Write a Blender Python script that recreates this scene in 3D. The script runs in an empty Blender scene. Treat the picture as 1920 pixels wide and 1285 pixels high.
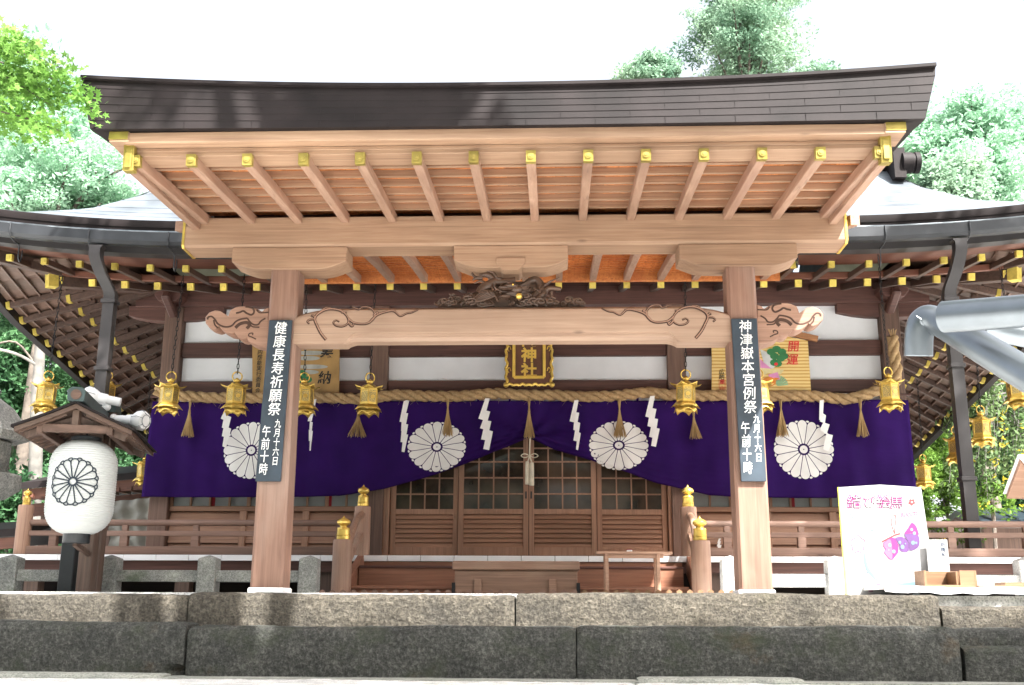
import bpy, bmesh, math, random
import numpy as np
from mathutils import Vector, Matrix
random.seed(7); RNG = np.random.default_rng(11)
PI = math.pi; rad = math.radians
SC = bpy.context.scene; COL = SC.collection

# ------------------------------------------------------------------ camera
F_PX, PITCH, YAW, ROLL = 1996.5, .2433, .0399, .0051
CAM = Vector((.4538, -11.1216, -.1587))
_r = Vector((math.cos(YAW), math.sin(YAW), 0)); _f0 = Vector((-math.sin(YAW), math.cos(YAW), 0)); _u0 = Vector((0, 0, 1))
FW = _f0*math.cos(PITCH) + _u0*math.sin(PITCH); _up = _u0*math.cos(PITCH) - _f0*math.sin(PITCH)
RT = _r*math.cos(ROLL) + _up*math.sin(ROLL); UP = _up*math.cos(ROLL) - _r*math.sin(ROLL)
cd = bpy.data.cameras.new('camera'); cam = bpy.data.objects.new('camera', cd); COL.objects.link(cam)
cd.sensor_width = 36; cd.lens = F_PX/1920*36; cd.clip_end = 600; cd.clip_start = .05
cam.matrix_world = Matrix(((RT.x, UP.x, -FW.x, CAM.x), (RT.y, UP.y, -FW.y, CAM.y), (RT.z, UP.z, -FW.z, CAM.z), (0, 0, 0, 1)))
SC.camera = cam
SC.render.resolution_x, SC.render.resolution_y = 1024, 685

# ------------------------------------------------------------------ world, sun, exposure
SUN_EL, SUN_AZ = rad(50), rad(38)          # the sun stands high in front of the hall, to the right of the photographer
SDIR = Vector((math.sin(SUN_AZ)*math.cos(SUN_EL), -math.cos(SUN_AZ)*math.cos(SUN_EL), math.sin(SUN_EL)))
w = bpy.data.worlds.new('World'); SC.world = w; w.use_nodes = True
nt = w.node_tree; bg = nt.nodes['Background']
sky = nt.nodes.new('ShaderNodeTexSky'); sky.sky_type = 'NISHITA'; sky.sun_disc = False
sky.sun_elevation = SUN_EL; sky.sun_rotation = math.atan2(SDIR.x, SDIR.y)
sky.air_density = 1.0; sky.dust_density = 6.0; sky.ozone_density = .6
hs = nt.nodes.new('ShaderNodeHueSaturation'); hs.inputs['Saturation'].default_value = .36; hs.inputs['Value'].default_value = 1.38
nt.links.new(sky.outputs[0], hs.inputs['Color']); nt.links.new(hs.outputs[0], bg.inputs[0]); bg.inputs[1].default_value = .085
sl = bpy.data.lights.new('sun', 'SUN'); sl.energy = 5.0; sl.angle = rad(.5); sl.color = (1, .98, .94)
so = bpy.data.objects.new('sun', sl); COL.objects.link(so); so.rotation_euler = SDIR.to_track_quat('Z', 'Y').to_euler()
vs = SC.view_settings; vs.view_transform = 'Standard'; vs.look = 'None'; vs.exposure = 2.18; vs.gamma = 1
SC.render.engine = 'CYCLES'; cy = SC.cycles
cy.max_bounces = 7; cy.diffuse_bounces = 4; cy.glossy_bounces = 3; cy.transmission_bounces = 4; cy.transparent_max_bounces = 8
cy.use_denoising = True; cy.caustics_reflective = False; cy.caustics_refractive = False; cy.sample_clamp_indirect = 6

# measured picture points (1920 px wide) -> metres on a plane of known depth or side
def _ray(x, y): return FW + RT*((x-960)/F_PX) - UP*((y-642.5)/F_PX)
def P(x, y, Y):
    d = _ray(x, y); return CAM + d*((Y-CAM.y)/d.y)
def PXp(x, y, X):
    d = _ray(x, y); return CAM + d*((X-CAM.x)/d.x)
def PD(x, y, z): return CAM + _ray(x, y)*z
def interp(x, pts):
    if x <= pts[0][0]: return pts[0][1]
    for (a, b), (c, d) in zip(pts, pts[1:]):
        if x <= c: return b+(d-b)*(x-a)/(c-a)
    return pts[-1][1]

# ------------------------------------------------------------------ materials
def new_mat(name):
    m = bpy.data.materials.new(name); m.use_nodes = True
    return m, m.node_tree, m.node_tree.nodes['Principled BSDF']
def nd(t, typ, **kw):
    n = t.nodes.new(typ)
    for k, v in kw.items():
        if k in n.inputs: n.inputs[k].default_value = v
        else: setattr(n, k, v)
    return n
def ramp(t, fac, stops):
    r = t.nodes.new('ShaderNodeValToRGB'); e = r.color_ramp.elements
    while len(e) < len(stops): e.new(.5)
    for q, (p, c) in zip(e, stops):
        q.position = p; q.color = (*c, 1) if len(c) == 3 else c
    t.links.new(fac, r.inputs[0]); return r.outputs[0]
def coords(t, scale=(1, 1, 1), kind='Object'):
    tc = t.nodes.new('ShaderNodeTexCoord'); mp = t.nodes.new('ShaderNodeMapping'); mp.inputs['Scale'].default_value = scale
    t.links.new(tc.outputs[kind], mp.inputs[0]); return mp.outputs[0]
def mixc(t, fac, a, b, mode='MIX'):
    m = t.nodes.new('ShaderNodeMix'); m.data_type = 'RGBA'; m.blend_type = mode
    for s, v in ((0, fac), (6, a), (7, b)):
        if hasattr(v, 'links'): t.links.new(v, m.inputs[s])
        else: m.inputs[s].default_value = v if s == 0 else (*v, 1)
    return m.outputs[2]
def bump(t, b, h, strength, dist=.01):
    n = t.nodes.new('ShaderNodeBump'); n.inputs['Strength'].default_value = strength; n.inputs['Distance'].default_value = dist
    t.links.new(h, n.inputs['Height']); t.links.new(n.outputs[0], b.inputs['Normal'])
def wood(name, dark, light, axis='X', rough=.6, grain=1.0, weather=None, b_str=.25):
    m, t, b = new_mat(name)
    s = [16, 16, 16]; s['XYZ'.index(axis)] = .7
    n = nd(t, 'ShaderNodeTexNoise', Scale=1.6, Detail=7, Roughness=.62, Distortion=.5); t.links.new(coords(t, s), n.inputs[0])
    n2 = nd(t, 'ShaderNodeTexNoise', Scale=.9, Detail=3); t.links.new(coords(t), n2.inputs[0])
    mid = [a*.5+c*.5 for a, c in zip(dark, light)]
    c = ramp(t, n.outputs[0], [(.28, dark), (.5, mid), (.72, light)])
    c2 = ramp(t, n2.outputs[0], [(.3, (.72, .70, .68)), (.7, (1.12, 1.1, 1.08))])
    c = mixc(t, .8*grain, c, c2, 'MULTIPLY')
    s4 = [30, 30, 30]; s4['XYZ'.index(axis)] = .28
    n4 = nd(t, 'ShaderNodeTexNoise', Scale=1.1, Detail=3, Roughness=.5); t.links.new(coords(t, s4), n4.inputs[0])
    c = mixc(t, ramp(t, n4.outputs[0], [(.60, (0, 0, 0)), (.72, (.55, .55, .55))]), c, [q*.55 for q in dark])
    s5 = [1, 1, 1]; s5['XYZ'.index(axis)] = .35
    v5 = nd(t, 'ShaderNodeTexVoronoi', Scale=2.2); t.links.new(coords(t, s5), v5.inputs[0])
    c = mixc(t, ramp(t, v5.outputs['Distance'], [(.025, (.7, .7, .7)), (.06, (0, 0, 0))]), c, [q*.45 for q in dark])
    if weather:
        n3 = nd(t, 'ShaderNodeTexNoise', Scale=2.3, Detail=5); t.links.new(coords(t, [1 if q > 10 else .4 for q in s]), n3.inputs[0])
        f = ramp(t, n3.outputs[0], [(.5, (0, 0, 0)), (.75, (.7, .7, .7))])
        c = mixc(t, f, c, weather)
    oi = t.nodes.new('ShaderNodeObjectInfo'); c = mixc(t, 1, c, ramp(t, oi.outputs['Random'], [(0, (.86, .84, .82)), (.5, (1, .99, .98)), (1, (1.1, 1.1, 1.1))]), 'MULTIPLY')
    t.links.new(c, b.inputs['Base Color']); b.inputs['Roughness'].default_value = rough
    bump(t, b, n.outputs[0], b_str, .004)
    return m
def plain(name, col, rough=.5, metal=0, var=.12, scale=6, bstr=.0, spec=.5):
    m, t, b = new_mat(name)
    n = nd(t, 'ShaderNodeTexNoise', Scale=scale, Detail=5); t.links.new(coords(t), n.inputs[0])
    lo = [max(0, q*(1-var*2)) for q in col]; hi = [min(1, q*(1+var)) for q in col]
    t.links.new(ramp(t, n.outputs[0], [(.3, lo), (.7, hi)]), b.inputs['Base Color'])
    b.inputs['Roughness'].default_value = rough; b.inputs['Metallic'].default_value = metal; b.inputs['Specular IOR Level'].default_value = spec
    if bstr: bump(t, b, n.outputs[0], bstr, .01)
    return m
def stone(name, a, b_, c, scale=1.0, rough=.9, bstr=.8, stain=None, moss=None, dist=.05):
    m, t, b = new_mat(name); co = coords(t)
    n = nd(t, 'ShaderNodeTexNoise', Scale=26*scale, Detail=8, Roughness=.75); t.links.new(co, n.inputs[0])
    n2 = nd(t, 'ShaderNodeTexNoise', Scale=3.2*scale, Detail=5, Roughness=.6); t.links.new(co, n2.inputs[0])
    v = nd(t, 'ShaderNodeTexVoronoi', Scale=48*scale); t.links.new(co, v.inputs[0])
    col = ramp(t, n.outputs[0], [(.3, a), (.5, b_), (.72, c)])
    col = mixc(t, .75, col, ramp(t, n2.outputs[0], [(.3, (.55, .55, .55)), (.7, (1.35, 1.32, 1.25))]), 'MULTIPLY')
    col = mixc(t, .6, col, ramp(t, v.outputs['Distance'], [(.1, (.42, .42, .42)), (.6, (1.4, 1.4, 1.4))]), 'MULTIPLY')
    for cc, sc_, lo in ((stain, 1.1, .6), (moss, 2.1, .52)):
        if cc:
            n3 = nd(t, 'ShaderNodeTexNoise', Scale=sc_, Detail=6, Roughness=.65); t.links.new(coords(t, (1, 1, 1.4)), n3.inputs[0])
            col = mixc(t, ramp(t, n3.outputs[0], [(lo, (0, 0, 0)), (lo+.17, (.75, .75, .75))]), col, cc)
    t.links.new(col, b.inputs['Base Color']); b.inputs['Roughness'].default_value = rough
    ad = nd(t, 'ShaderNodeMath', operation='ADD'); t.links.new(n.outputs[0], ad.inputs[0]); t.links.new(n2.outputs[0], ad.inputs[1])
    bump(t, b, ad.outputs[0], bstr, dist)
    return m
def leafmat(name, dark, light, trans=.35, scale=.8):
    m, t, b = new_mat(name)
    n = nd(t, 'ShaderNodeTexNoise', Scale=scale, Detail=4); t.links.new(coords(t), n.inputs[0])
    n2 = nd(t, 'ShaderNodeTexNoise', Scale=14, Detail=2); t.links.new(coords(t), n2.inputs[0])
    c = ramp(t, n.outputs[0], [(.3, dark), (.7, light)])
    c = mixc(t, .6, c, ramp(t, n2.outputs[0], [(.3, (.6, .65, .6)), (.7, (1.3, 1.25, 1.1))]), 'MULTIPLY')
    t.links.new(c, b.inputs['Base Color']); b.inputs['Roughness'].default_value = .6; b.inputs['Specular IOR Level'].default_value = .2
    tr = t.nodes.new('ShaderNodeBsdfTranslucent'); t.links.new(c, tr.inputs[0])
    mx = t.nodes.new('ShaderNodeMixShader'); mx.inputs[0].default_value = trans
    t.links.new(b.outputs[0], mx.inputs[1]); t.links.new(tr.outputs[0], mx.inputs[2])
    t.links.new(mx.outputs[0], t.nodes['Material Output'].inputs[0])
    return m
def goldmat(name, col, rough=.32, lattice=False):
    m, t, b = new_mat(name)
    n = nd(t, 'ShaderNodeTexNoise', Scale=9, Detail=5); t.links.new(coords(t), n.inputs[0])
    c = ramp(t, n.outputs[0], [(.3, [q*.68 for q in col]), (.65, col)])
    if lattice:
        v = nd(t, 'ShaderNodeTexVoronoi', Scale=75, feature='DISTANCE_TO_EDGE'); t.links.new(coords(t), v.inputs[0])
        f = ramp(t, v.outputs[0], [(.08, (0, 0, 0)), (.16, (1, 1, 1))])
        c = mixc(t, f, c, (.20, .16, .09)); bump(t, b, f, .5, .003)
    else: bump(t, b, n.outputs[0], .12, .004)
    oi = t.nodes.new('ShaderNodeObjectInfo'); c = mixc(t, .8, c, ramp(t, oi.outputs['Random'], [(0, (.62, .55, .46)), (1, (1.08, 1.04, 1.0))]), 'MULTIPLY')
    n7 = nd(t, 'ShaderNodeTexNoise', Scale=17, Detail=4); t.links.new(coords(t), n7.inputs[0]); c = mixc(t, ramp(t, n7.outputs[0], [(.58, (0, 0, 0)), (.8, (.45, .45, .45))]), c, [q*.4 for q in col])
    t.links.new(c, b.inputs['Base Color'])
    b.inputs['Metallic'].default_value = .55; b.inputs['Roughness'].default_value = rough
    return m
M = {}
M['cedarX'] = wood('porch_cedar_lengthwise', (.27, .157, .096), (.42, .278, .182), 'X')
M['cedarY'] = wood('porch_cedar_rafter', (.29, .165, .11), (.43, .285, .205), 'Y', weather=(.25, .14, .10))
M['cedarZ'] = wood('porch_cedar_pillar', (.175, .092, .064), (.29, .172, .125), 'Z', weather=(.30, .215, .172))
M['cedarlight'] = wood('porch_cedar_pale', (.34, .22, .155), (.46, .325, .24), 'X')
M['board'] = wood('porch_roof_board', (.44, .135, .035), (.70, .28, .085), 'Y', weather=(.34, .08, .022))
M['carve'] = wood('carved_keyaki', (.045, .027, .019), (.15, .085, .056), 'X', rough=.45, b_str=1.0)
M['groove'] = plain('carved_groove', (.055, .024, .013), .8)  # dark raised strips stand in for the shade inside carved lines
M['nose'] = wood('carved_beam_nose_wood', (.25, .135, .09), (.39, .235, .168), 'X')
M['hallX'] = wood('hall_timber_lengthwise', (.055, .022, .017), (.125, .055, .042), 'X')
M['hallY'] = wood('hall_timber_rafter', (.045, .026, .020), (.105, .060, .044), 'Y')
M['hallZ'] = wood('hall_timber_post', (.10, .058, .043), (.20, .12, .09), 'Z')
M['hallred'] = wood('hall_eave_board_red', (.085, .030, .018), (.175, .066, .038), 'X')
M['door'] = wood('door_timber', (.25, .13, .08), (.41, .235, .152), 'X')
M['doorZ'] = wood('door_stile_timber', (.27, .148, .093), (.43, .25, .168), 'Z')
M['rail'] = wood('rail_timber', (.15, .088, .066), (.27, .165, .125), 'X', weather=(.24, .17, .14))
M['stair'] = wood('stair_timber', (.20, .085, .05), (.34, .16, .095), 'X')
M['newel'] = wood('newel_timber', (.28, .16, .11), (.44, .28, .20), 'Z', weather=(.38, .27, .21))
M['boxwood'] = wood('offering_box_wood', (.19, .105, .07), (.36, .225, .155), 'X', weather=(.36, .26, .19))
M['tablewood'] = wood('table_wood', (.30, .17, .11), (.48, .30, .21), 'X')
M['freshwood'] = wood('fresh_pine', (.16, .085, .04), (.24, .14, .072), 'X')
M['oldwood'] = wood('old_grey_timber', (.07, .045, .033), (.17, .11, .085), 'Z')
M['oldboard'] = wood('old_roof_board', (.075, .043, .030), (.17, .10, .072), 'X', weather=(.12, .09, .07))
M['gold'] = goldmat('gilded_metal', (.96, .70, .17))
M['hallcap'] = goldmat('gilt_rafter_end', (.86, .70, .16), .45)
M['paintgold'] = plain('gold_leaf_lettering', (.78, .54, .11), .35, .15, .08)
M['goldcap'] = goldmat('brass_cap', (.42, .34, .085), .42)
M['goldlat'] = goldmat('gilded_openwork', (.92, .72, .25), .4, True)
M['brass'] = goldmat('polished_brass', (.92, .66, .16), .22)
M['bronze'] = plain('bronze_sheet', (.017, .0125, .0125), .65, .0, .22, 2.5, 0, .2)
M['copper'] = plain('hall_roof_copper', (.20, .225, .25), .38, .55, .2, 1.5)
M['gutter'] = plain('gutter_sheet', (.036, .038, .042), .42, .4, .15, 3)
M['pipe'] = plain('downspout_sheet', (.034, .030, .030), .5, .1, .1, 3)
M['plaster'] = plain('white_plaster', (.80, .81, .83), .9, 0, .04, 2)
M['white'] = plain('white_paint', (.88, .88, .885), .55, 0, .04, 3)
M['paper'] = plain('white_paper', (.80, .79, .77), .8, 0, .04, 5)
M['iron'] = plain('black_iron', (.015, .015, .016), .5, .4)
M['black'] = plain('black_lacquer', (.012, .015, .018), .35)
M['signboard'] = plain('slate_blue_board', (.028, .042, .058), .55, 0, .25, 3)
M['signwhite'] = plain('white_lettering', (.82, .82, .80), .7, 0, .03)
M['plaque'] = plain('plaque_brown', (.13, .055, .03), .5, 0, .15)
M['straw'] = wood('rice_straw', (.34, .22, .10), (.60, .43, .23), 'Y', rough=.85)
M['tassel'] = wood('straw_tassel', (.24, .15, .06), (.50, .35, .16), 'Z', rough=.85)
M['glass'] = plain('dark_glass', (.060, .042, .029), .10, 0, .45, 2, 0, .5)
M['frost'] = plain('milky_glass', (.34, .36, .36), .12, 0, .1, 2)
M['redcloth'] = plain('red_cloth', (.32, .02, .03), .8)
M['steel'] = plain('galvanised_steel', (.21, .232, .25), .33, .9, .16, 8)
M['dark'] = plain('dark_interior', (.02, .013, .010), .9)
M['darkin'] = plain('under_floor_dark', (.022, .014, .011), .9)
M['ivory'] = plain('ivory_cord', (.72, .66, .52), .8)
M['tarp'] = plain('canvas_tarp', (.34, .33, .29), .85, 0, .2, 1.2, .2)
M['tile'] = plain('grey_roof_tile', (.30, .31, .34), .35, 0, .2, 4)
M['bluesheet'] = plain('dark_blue_roof_sheet', (.03, .045, .06), .35, .3)
M['greycap'] = plain('verdigris_cap', (.07, .10, .10), .5, .3)
M['gran'] = stone('weathered_granite_dark', (.018, .019, .017), (.062, .064, .058), (.185, .187, .172), stain=(.16, .095, .035), moss=(.050, .062, .034), bstr=1.0, dist=.10)  # mossy stone; the lower step's shade is put into its darker colour
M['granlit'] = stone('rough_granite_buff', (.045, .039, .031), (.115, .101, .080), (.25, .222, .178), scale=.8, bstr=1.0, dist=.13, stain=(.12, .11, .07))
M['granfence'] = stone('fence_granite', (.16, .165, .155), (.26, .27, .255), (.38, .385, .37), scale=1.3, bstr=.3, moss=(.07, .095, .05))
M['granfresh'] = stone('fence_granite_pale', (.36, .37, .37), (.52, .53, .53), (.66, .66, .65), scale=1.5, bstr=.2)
M['paving'] = stone('pale_paving', (.47, .475, .475), (.59, .595, .595), (.69, .695, .695), bstr=.3)
M['mortar'] = stone('mortar_fillet', (.16, .17, .155), (.22, .23, .21), (.30, .31, .285), bstr=.3)
M['soil'] = stone('forest_soil', (.05, .045, .025), (.09, .08, .04), (.13, .12, .06), scale=.3, bstr=.6)
M['bark'] = plain('tree_bark', (.13, .105, .085), .9, 0, .3, 5, .8)
M['greybark'] = plain('grey_twig_bark', (.15, .14, .125), .9, 0, .2, 5, .5)
M['leafmaple'] = leafmat('maple_leaf', (.15, .32, .06), (.29, .48, .14), .5)
M['leafpale'] = leafmat('broadleaf_pale', (.19, .37, .25), (.48, .68, .54), .5, .5)  # lighter than natural leaves: overexposed sunlight is put into the colour
M['leafdark'] = leafmat('broadleaf_dark', (.022, .078, .036), (.095, .205, .088), .35, .5)
M['leafcedar'] = leafmat('cedar_needle', (.15, .28, .20), (.44, .57, .44), .45, .4)  # strong sunlight put into the colour, above natural needle brightness
M['leafcyp'] = leafmat('cypress_scale', (.06, .14, .02), (.17, .28, .05), .3, 1.2)
M['leafwill'] = leafmat('weeping_leaf', (.07, .13, .05), (.16, .23, .10), .35, .9)
M['leafyel'] = leafmat('yellow_leaf', (.42, .34, .03), (.55, .45, .06), .35)

# ------------------------------------------------------------------ building helpers
ORG = {}
def props(o, label=None, cat=None, group=None, kind=None):
    for k, v in (('label', label), ('category', cat), ('group', group), ('kind', kind)):
        if v: o[k] = v
def thing(name, label, cat, loc=(0, 0, 0), group=None, rotz=0):
    o = bpy.data.objects.new(name, None); COL.objects.link(o); o.empty_display_size = .1
    o.location = loc; o.rotation_euler = (0, 0, rotz); props(o, label, cat, group); ORG[o] = Vector(loc); return o
def copy_tree(o, parent=None, name=None):
    c = o.copy(); COL.objects.link(c)
    if parent is not None:
        c.parent = parent
    for ch in list(KIDS.get(o, [])):
        copy_tree(ch, c)
    if parent is not None: KIDS.setdefault(parent, []).append(c)
    return c
KIDS = {}
class MB:
    def __init__(s): s.v = []; s.f = []
    def add(s, vs, fs):
        n = len(s.v); s.v += [tuple(q) for q in vs]; s.f += [tuple(i+n for i in g) for g in fs]; return s
    def box(s, x0, x1, y0, y1, z0, z1):
        return s.add([(x0, y0, z0), (x1, y0, z0), (x1, y1, z0), (x0, y1, z0), (x0, y0, z1), (x1, y0, z1), (x1, y1, z1), (x0, y1, z1)],
                     [(0, 3, 2, 1), (4, 5, 6, 7), (0, 1, 5, 4), (1, 2, 6, 5), (2, 3, 7, 6), (3, 0, 4, 7)])
    def loft(s, rings, cap=True, closed=True):
        n = len(rings[0]); vs = [q for r in rings for q in r]; fs = []
        for i in range(len(rings)-1):
            for j in range(n if closed else n-1):
                k = (j+1) % n; fs.append((i*n+j, i*n+k, (i+1)*n+k, (i+1)*n+j))
        if cap and closed:
            fs.append(tuple(range(n-1, -1, -1))); fs.append(tuple((len(rings)-1)*n+j for j in range(n)))
        return s.add(vs, fs)
    def beam(s, p, q, wd, h, up=(0, 0, 1), w2=None, h2=None):
        p, q = Vector(p), Vector(q); d = (q-p).normalized(); sd = d.cross(Vector(up)).normalized(); u = sd.cross(d)
        R = []
        for c, a, b in ((p, wd, h), (q, w2 or wd, h2 or h)):
            R.append([c+sd*(a/2*i)+u*(b/2*j) for i, j in ((-1, -1), (1, -1), (1, 1), (-1, 1))])
        return s.loft(R)
    def prism(s, poly, y0, y1):        # polygon in x,z pushed through y
        n = len(poly)
        return s.loft([[(x, y0, z) for x, z in poly], [(x, y1, z) for x, z in poly]])
    def prismx(s, poly, x0, x1): return s.loft([[(x0, y, z) for y, z in poly], [(x1, y, z) for y, z in poly]])
    def prismz(s, poly, z0, z1, top=1.0):
        return s.loft([[(x, y, z0) for x, y in poly], [(x*top, y*top, z1) for x, y in poly]])
    def tube(s, pts, r, n=8, cap=True, flat=1.0, fdir=None):
        pts = [Vector(p) for p in pts]; m = len(pts); rs = r if hasattr(r, '__len__') else [r]*m
        R = []; a = None
        for i, p in enumerate(pts):
            d = (pts[min(i+1, m-1)]-pts[max(i-1, 0)]).normalized()
            if a is None:
                a = d.orthogonal().normalized() if fdir is None else (Vector(fdir)-d*d.dot(Vector(fdir))).normalized()
            else:
                a = a-d*a.dot(d)
                a = a.normalized() if a.length > 1e-6 else d.orthogonal().normalized()
            b = d.cross(a)
            R.append([p+a*(rs[i]*flat*math.cos(2*PI*k/n))+b*(rs[i]*math.sin(2*PI*k/n)) for k in range(n)])
        return s.loft(R, cap)
    def lathe(s, prof, c=(0, 0, 0), n=20):
        R = [[(c[0]+r*math.cos(2*PI*k/n), c[1]+r*math.sin(2*PI*k/n), c[2]+z) for k in range(n)] for r, z in prof]
        return s.loft(R)
    def ball(s, c, r, nu=10, nv=7):
        rr = r if hasattr(r, '__len__') else (r, r, r); R = []
        for i in range(nv+1):
            t = PI*(i/nv*.98+.01)
            R.append([(c[0]+rr[0]*math.sin(t)*math.cos(2*PI*k/nu), c[1]+rr[1]*math.sin(t)*math.sin(2*PI*k/nu), c[2]-rr[2]*math.cos(t)) for k in range(nu)])
        return s.loft(R)
    def torus(s, c, R, r, ax='Y', n=20, m=8):
        rings = []
        for i in range(n):
            t = 2*PI*i/n; ring = []
            for k in range(m):
                a = 2*PI*k/m; q = R+r*math.cos(a); e = r*math.sin(a); u, v = q*math.cos(t), q*math.sin(t)
                ring.append({'Y': (c[0]+u, c[1]+e, c[2]+v), 'X': (c[0]+e, c[1]+u, c[2]+v), 'Z': (c[0]+u, c[1]+v, c[2]+e)}[ax])
            rings.append(ring)
        rings.append(rings[0]); return s.loft(rings, cap=False)
    def build(s, name, mat, parent=None, bevel=0, smooth=None, seg=1, label=None, cat=None, group=None, kind=None, warp=None, sub=0):
        me = bpy.data.meshes.new(name); og = ORG.get(parent, Vector((0, 0, 0)))
        vs = [warp(Vector(q)) for q in s.v] if warp else s.v
        me.from_pydata([Vector(q)-og for q in vs], [], s.f)
        b = bmesh.new(); b.from_mesh(me); bmesh.ops.remove_doubles(b, verts=b.verts, dist=1e-5) if smooth else None
        bmesh.ops.recalc_face_normals(b, faces=b.faces); b.to_mesh(me); b.free()
        me.materials.append(mat)
        if smooth:
            me.polygons.foreach_set('use_smooth', [True]*len(me.polygons)); me.set_sharp_from_angle(angle=rad(smooth))
        o = bpy.data.objects.new(name, me); COL.objects.link(o)
        if parent is not None: o.parent = parent; KIDS.setdefault(parent, []).append(o)
        ORG[o] = og
        if bevel:
            md = o.modifiers.new('bevel', 'BEVEL'); md.width = bevel; md.segments = seg; md.limit_method = 'ANGLE'; md.angle_limit = rad(50)
        props(o, label, cat, group, kind); return o
def spline(pts, n=8):
    pts = [Vector(p) for p in pts]; out = []
    for i in range(len(pts)-1):
        p0, p1, p2, p3 = pts[max(i-1, 0)], pts[i], pts[i+1], pts[min(i+2, len(pts)-1)]
        for k in range(n):
            t = k/n; out.append(.5*((2*p1)+(p2-p0)*t+(2*p0-5*p1+4*p2-p3)*t*t+(3*p1-p0-3*p2+p3)*t**3))
    out.append(pts[-1]); return out
def lettering(body, cx, cz, y, h, mat, parent, sx=1.0, bold=.012, gap=1.0, name='lettering', warp=None, shear=0., depth=.002, top=True):
    """characters as thin raised strokes facing the viewer; newline stacks them downwards. cz is the top edge."""
    cu = bpy.data.curves.new(name, 'FONT'); cu.body = body; cu.align_x = 'CENTER'; cu.align_y = 'TOP' if top else 'CENTER'; cu.size = 1
    cu.space_line = gap; cu.offset = bold; cu.extrude = .01; cu.shear = shear; cu.resolution_u = 3
    tmp = bpy.data.objects.new(name, cu); COL.objects.link(tmp); bpy.context.view_layer.update()
    me = bpy.data.meshes.new_from_object(tmp.evaluated_get(bpy.context.evaluated_depsgraph_get()))
    bpy.data.objects.remove(tmp); og = ORG.get(parent, Vector((0, 0, 0)))
    for v in me.vertices:
        q = Vector((cx+v.co.x*h*sx, y-v.co.z/.01*depth, cz+v.co.y*h))
        if warp: q = warp(q)
        v.co = q-og
    me.materials.clear(); me.materials.append(mat); o = bpy.data.objects.new(name, me); COL.objects.link(o); o.parent = parent
    KIDS.setdefault(parent, []).append(o); ORG[o] = og; return o

# ================================================================== GROUND AND STEPS
g = MB(); g.box(-60, 60, -40, -2.6, -2.2, -1.9); g.build('ground', M['paving'], kind='structure')
c = MB(); c.box(-60, 60, -.1, 40, -1.2, -.032); c.build('courtyard', M['paving'], kind='structure')
# a low rise behind the hall
hv, hf = [], []
NX, NY = 40, 24
for j in range(NY+1):
    for i in range(NX+1):
        x = -70+140*i/NX; y = 17+70*j/NY
        hv.append((x, y, -.3+11*(j/NY)**1.2*(1+.25*math.sin(x*.11))+.5*math.sin(x*.35+j)))
for j in range(NY):
    for i in range(NX): a = j*(NX+1)+i; hf.append((a, a+1, a+NX+2, a+NX+1))
h = MB(); h.add(hv, hf); h.build('hill', M['soil'], kind='structure', smooth=60)

def rough_block(name, x0, x1, y0, y1, z0, z1, mat, label, amp=.018, rnd=.035, seed=0, chip=None):
    """hewn block: rounded worn arrises, uneven faces"""
    r = np.random.default_rng(seed); b = bmesh.new(); me = bpy.data.meshes.new(name)
    nx = max(8, int((x1-x0)/.045)); ny = max(4, int((y1-y0)/.06)); nz = max(4, int((z1-z0)/.04))
    m = MB(); prof = []
    # ring around the section in y,z
    for k in range(nz+1): prof.append((y0, z0+(z1-z0)*k/nz))
    for k in range(1, ny+1): prof.append((y0+(y1-y0)*k/ny, z1))
    prof.append((y1, z0))
    ph = r.random(12)*6.28
    def wav(a, b_, s): return math.sin(a*2.1*s+ph[0])*.5+math.sin(a*5.3*s+b_*4+ph[1])*.3+math.sin(a*11*s-b_*9+ph[2])*.2+math.sin(a*23*s+b_*17+ph[3])*.16
    R = []
    for i in range(nx+1):
        x = x0+(x1-x0)*i/nx; e = min(x-x0, x1-x)
        ring = []
        for (y, z) in prof:
            de = max(0, rnd-e); dy = max(0, rnd-(y-y0)); dz = max(0, rnd-(z1-z))
            q = math.sqrt(dy*dy+dz*dz)
            yy, zz = y, z
            if dy > 0 and dz > 0 and q > rnd*.7:
                k = rnd*.7/q; yy = y0+rnd-dy*k; zz = z1-rnd+dz*k
            yy += de*.5*(1 if y < y1-.01 else 0); zz -= de*.35*(z > z0+.02)
            if y < y1-.01: yy += amp*wav(x, z, 1)*(.6+.4*min(1, (z-z0)/.1))+r.normal()*amp*.22
            if z > z1-.01: zz += amp*.7*wav(x+3, y, .7)+r.normal()*amp*.12
            if chip and abs(x-chip[0]) < chip[2] and z < z0+chip[1]: yy += (chip[2]-abs(x-chip[0]))*.5
            ring.append((x, yy, zz))
        R.append(ring)
    m.loft(R)
    return m.build(name, mat, smooth=40, label=label, cat='step block', group='granite blocks of the stone steps')
xa = P(350, 1140, -.53).x; xb = P(966, 1140, -.53).x; xc = P(1763, 1140, -.53).x
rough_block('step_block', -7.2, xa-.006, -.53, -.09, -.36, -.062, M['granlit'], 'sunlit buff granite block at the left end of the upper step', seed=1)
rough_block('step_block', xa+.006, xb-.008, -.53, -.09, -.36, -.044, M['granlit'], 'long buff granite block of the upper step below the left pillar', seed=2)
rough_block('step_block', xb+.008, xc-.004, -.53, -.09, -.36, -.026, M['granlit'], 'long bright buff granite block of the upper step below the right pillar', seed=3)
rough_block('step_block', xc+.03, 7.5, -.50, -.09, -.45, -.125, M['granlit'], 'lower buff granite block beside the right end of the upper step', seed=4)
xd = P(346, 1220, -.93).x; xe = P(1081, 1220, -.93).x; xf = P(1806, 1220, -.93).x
rough_block('step_block', -7.2, xd-.012, -.93, -.50, -.85, -.315, M['gran'], 'dark mossy granite block at the left end of the second step, lower corner broken', amp=.022, rnd=.05, seed=5, chip=(xd-.03, .14, .2))
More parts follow.
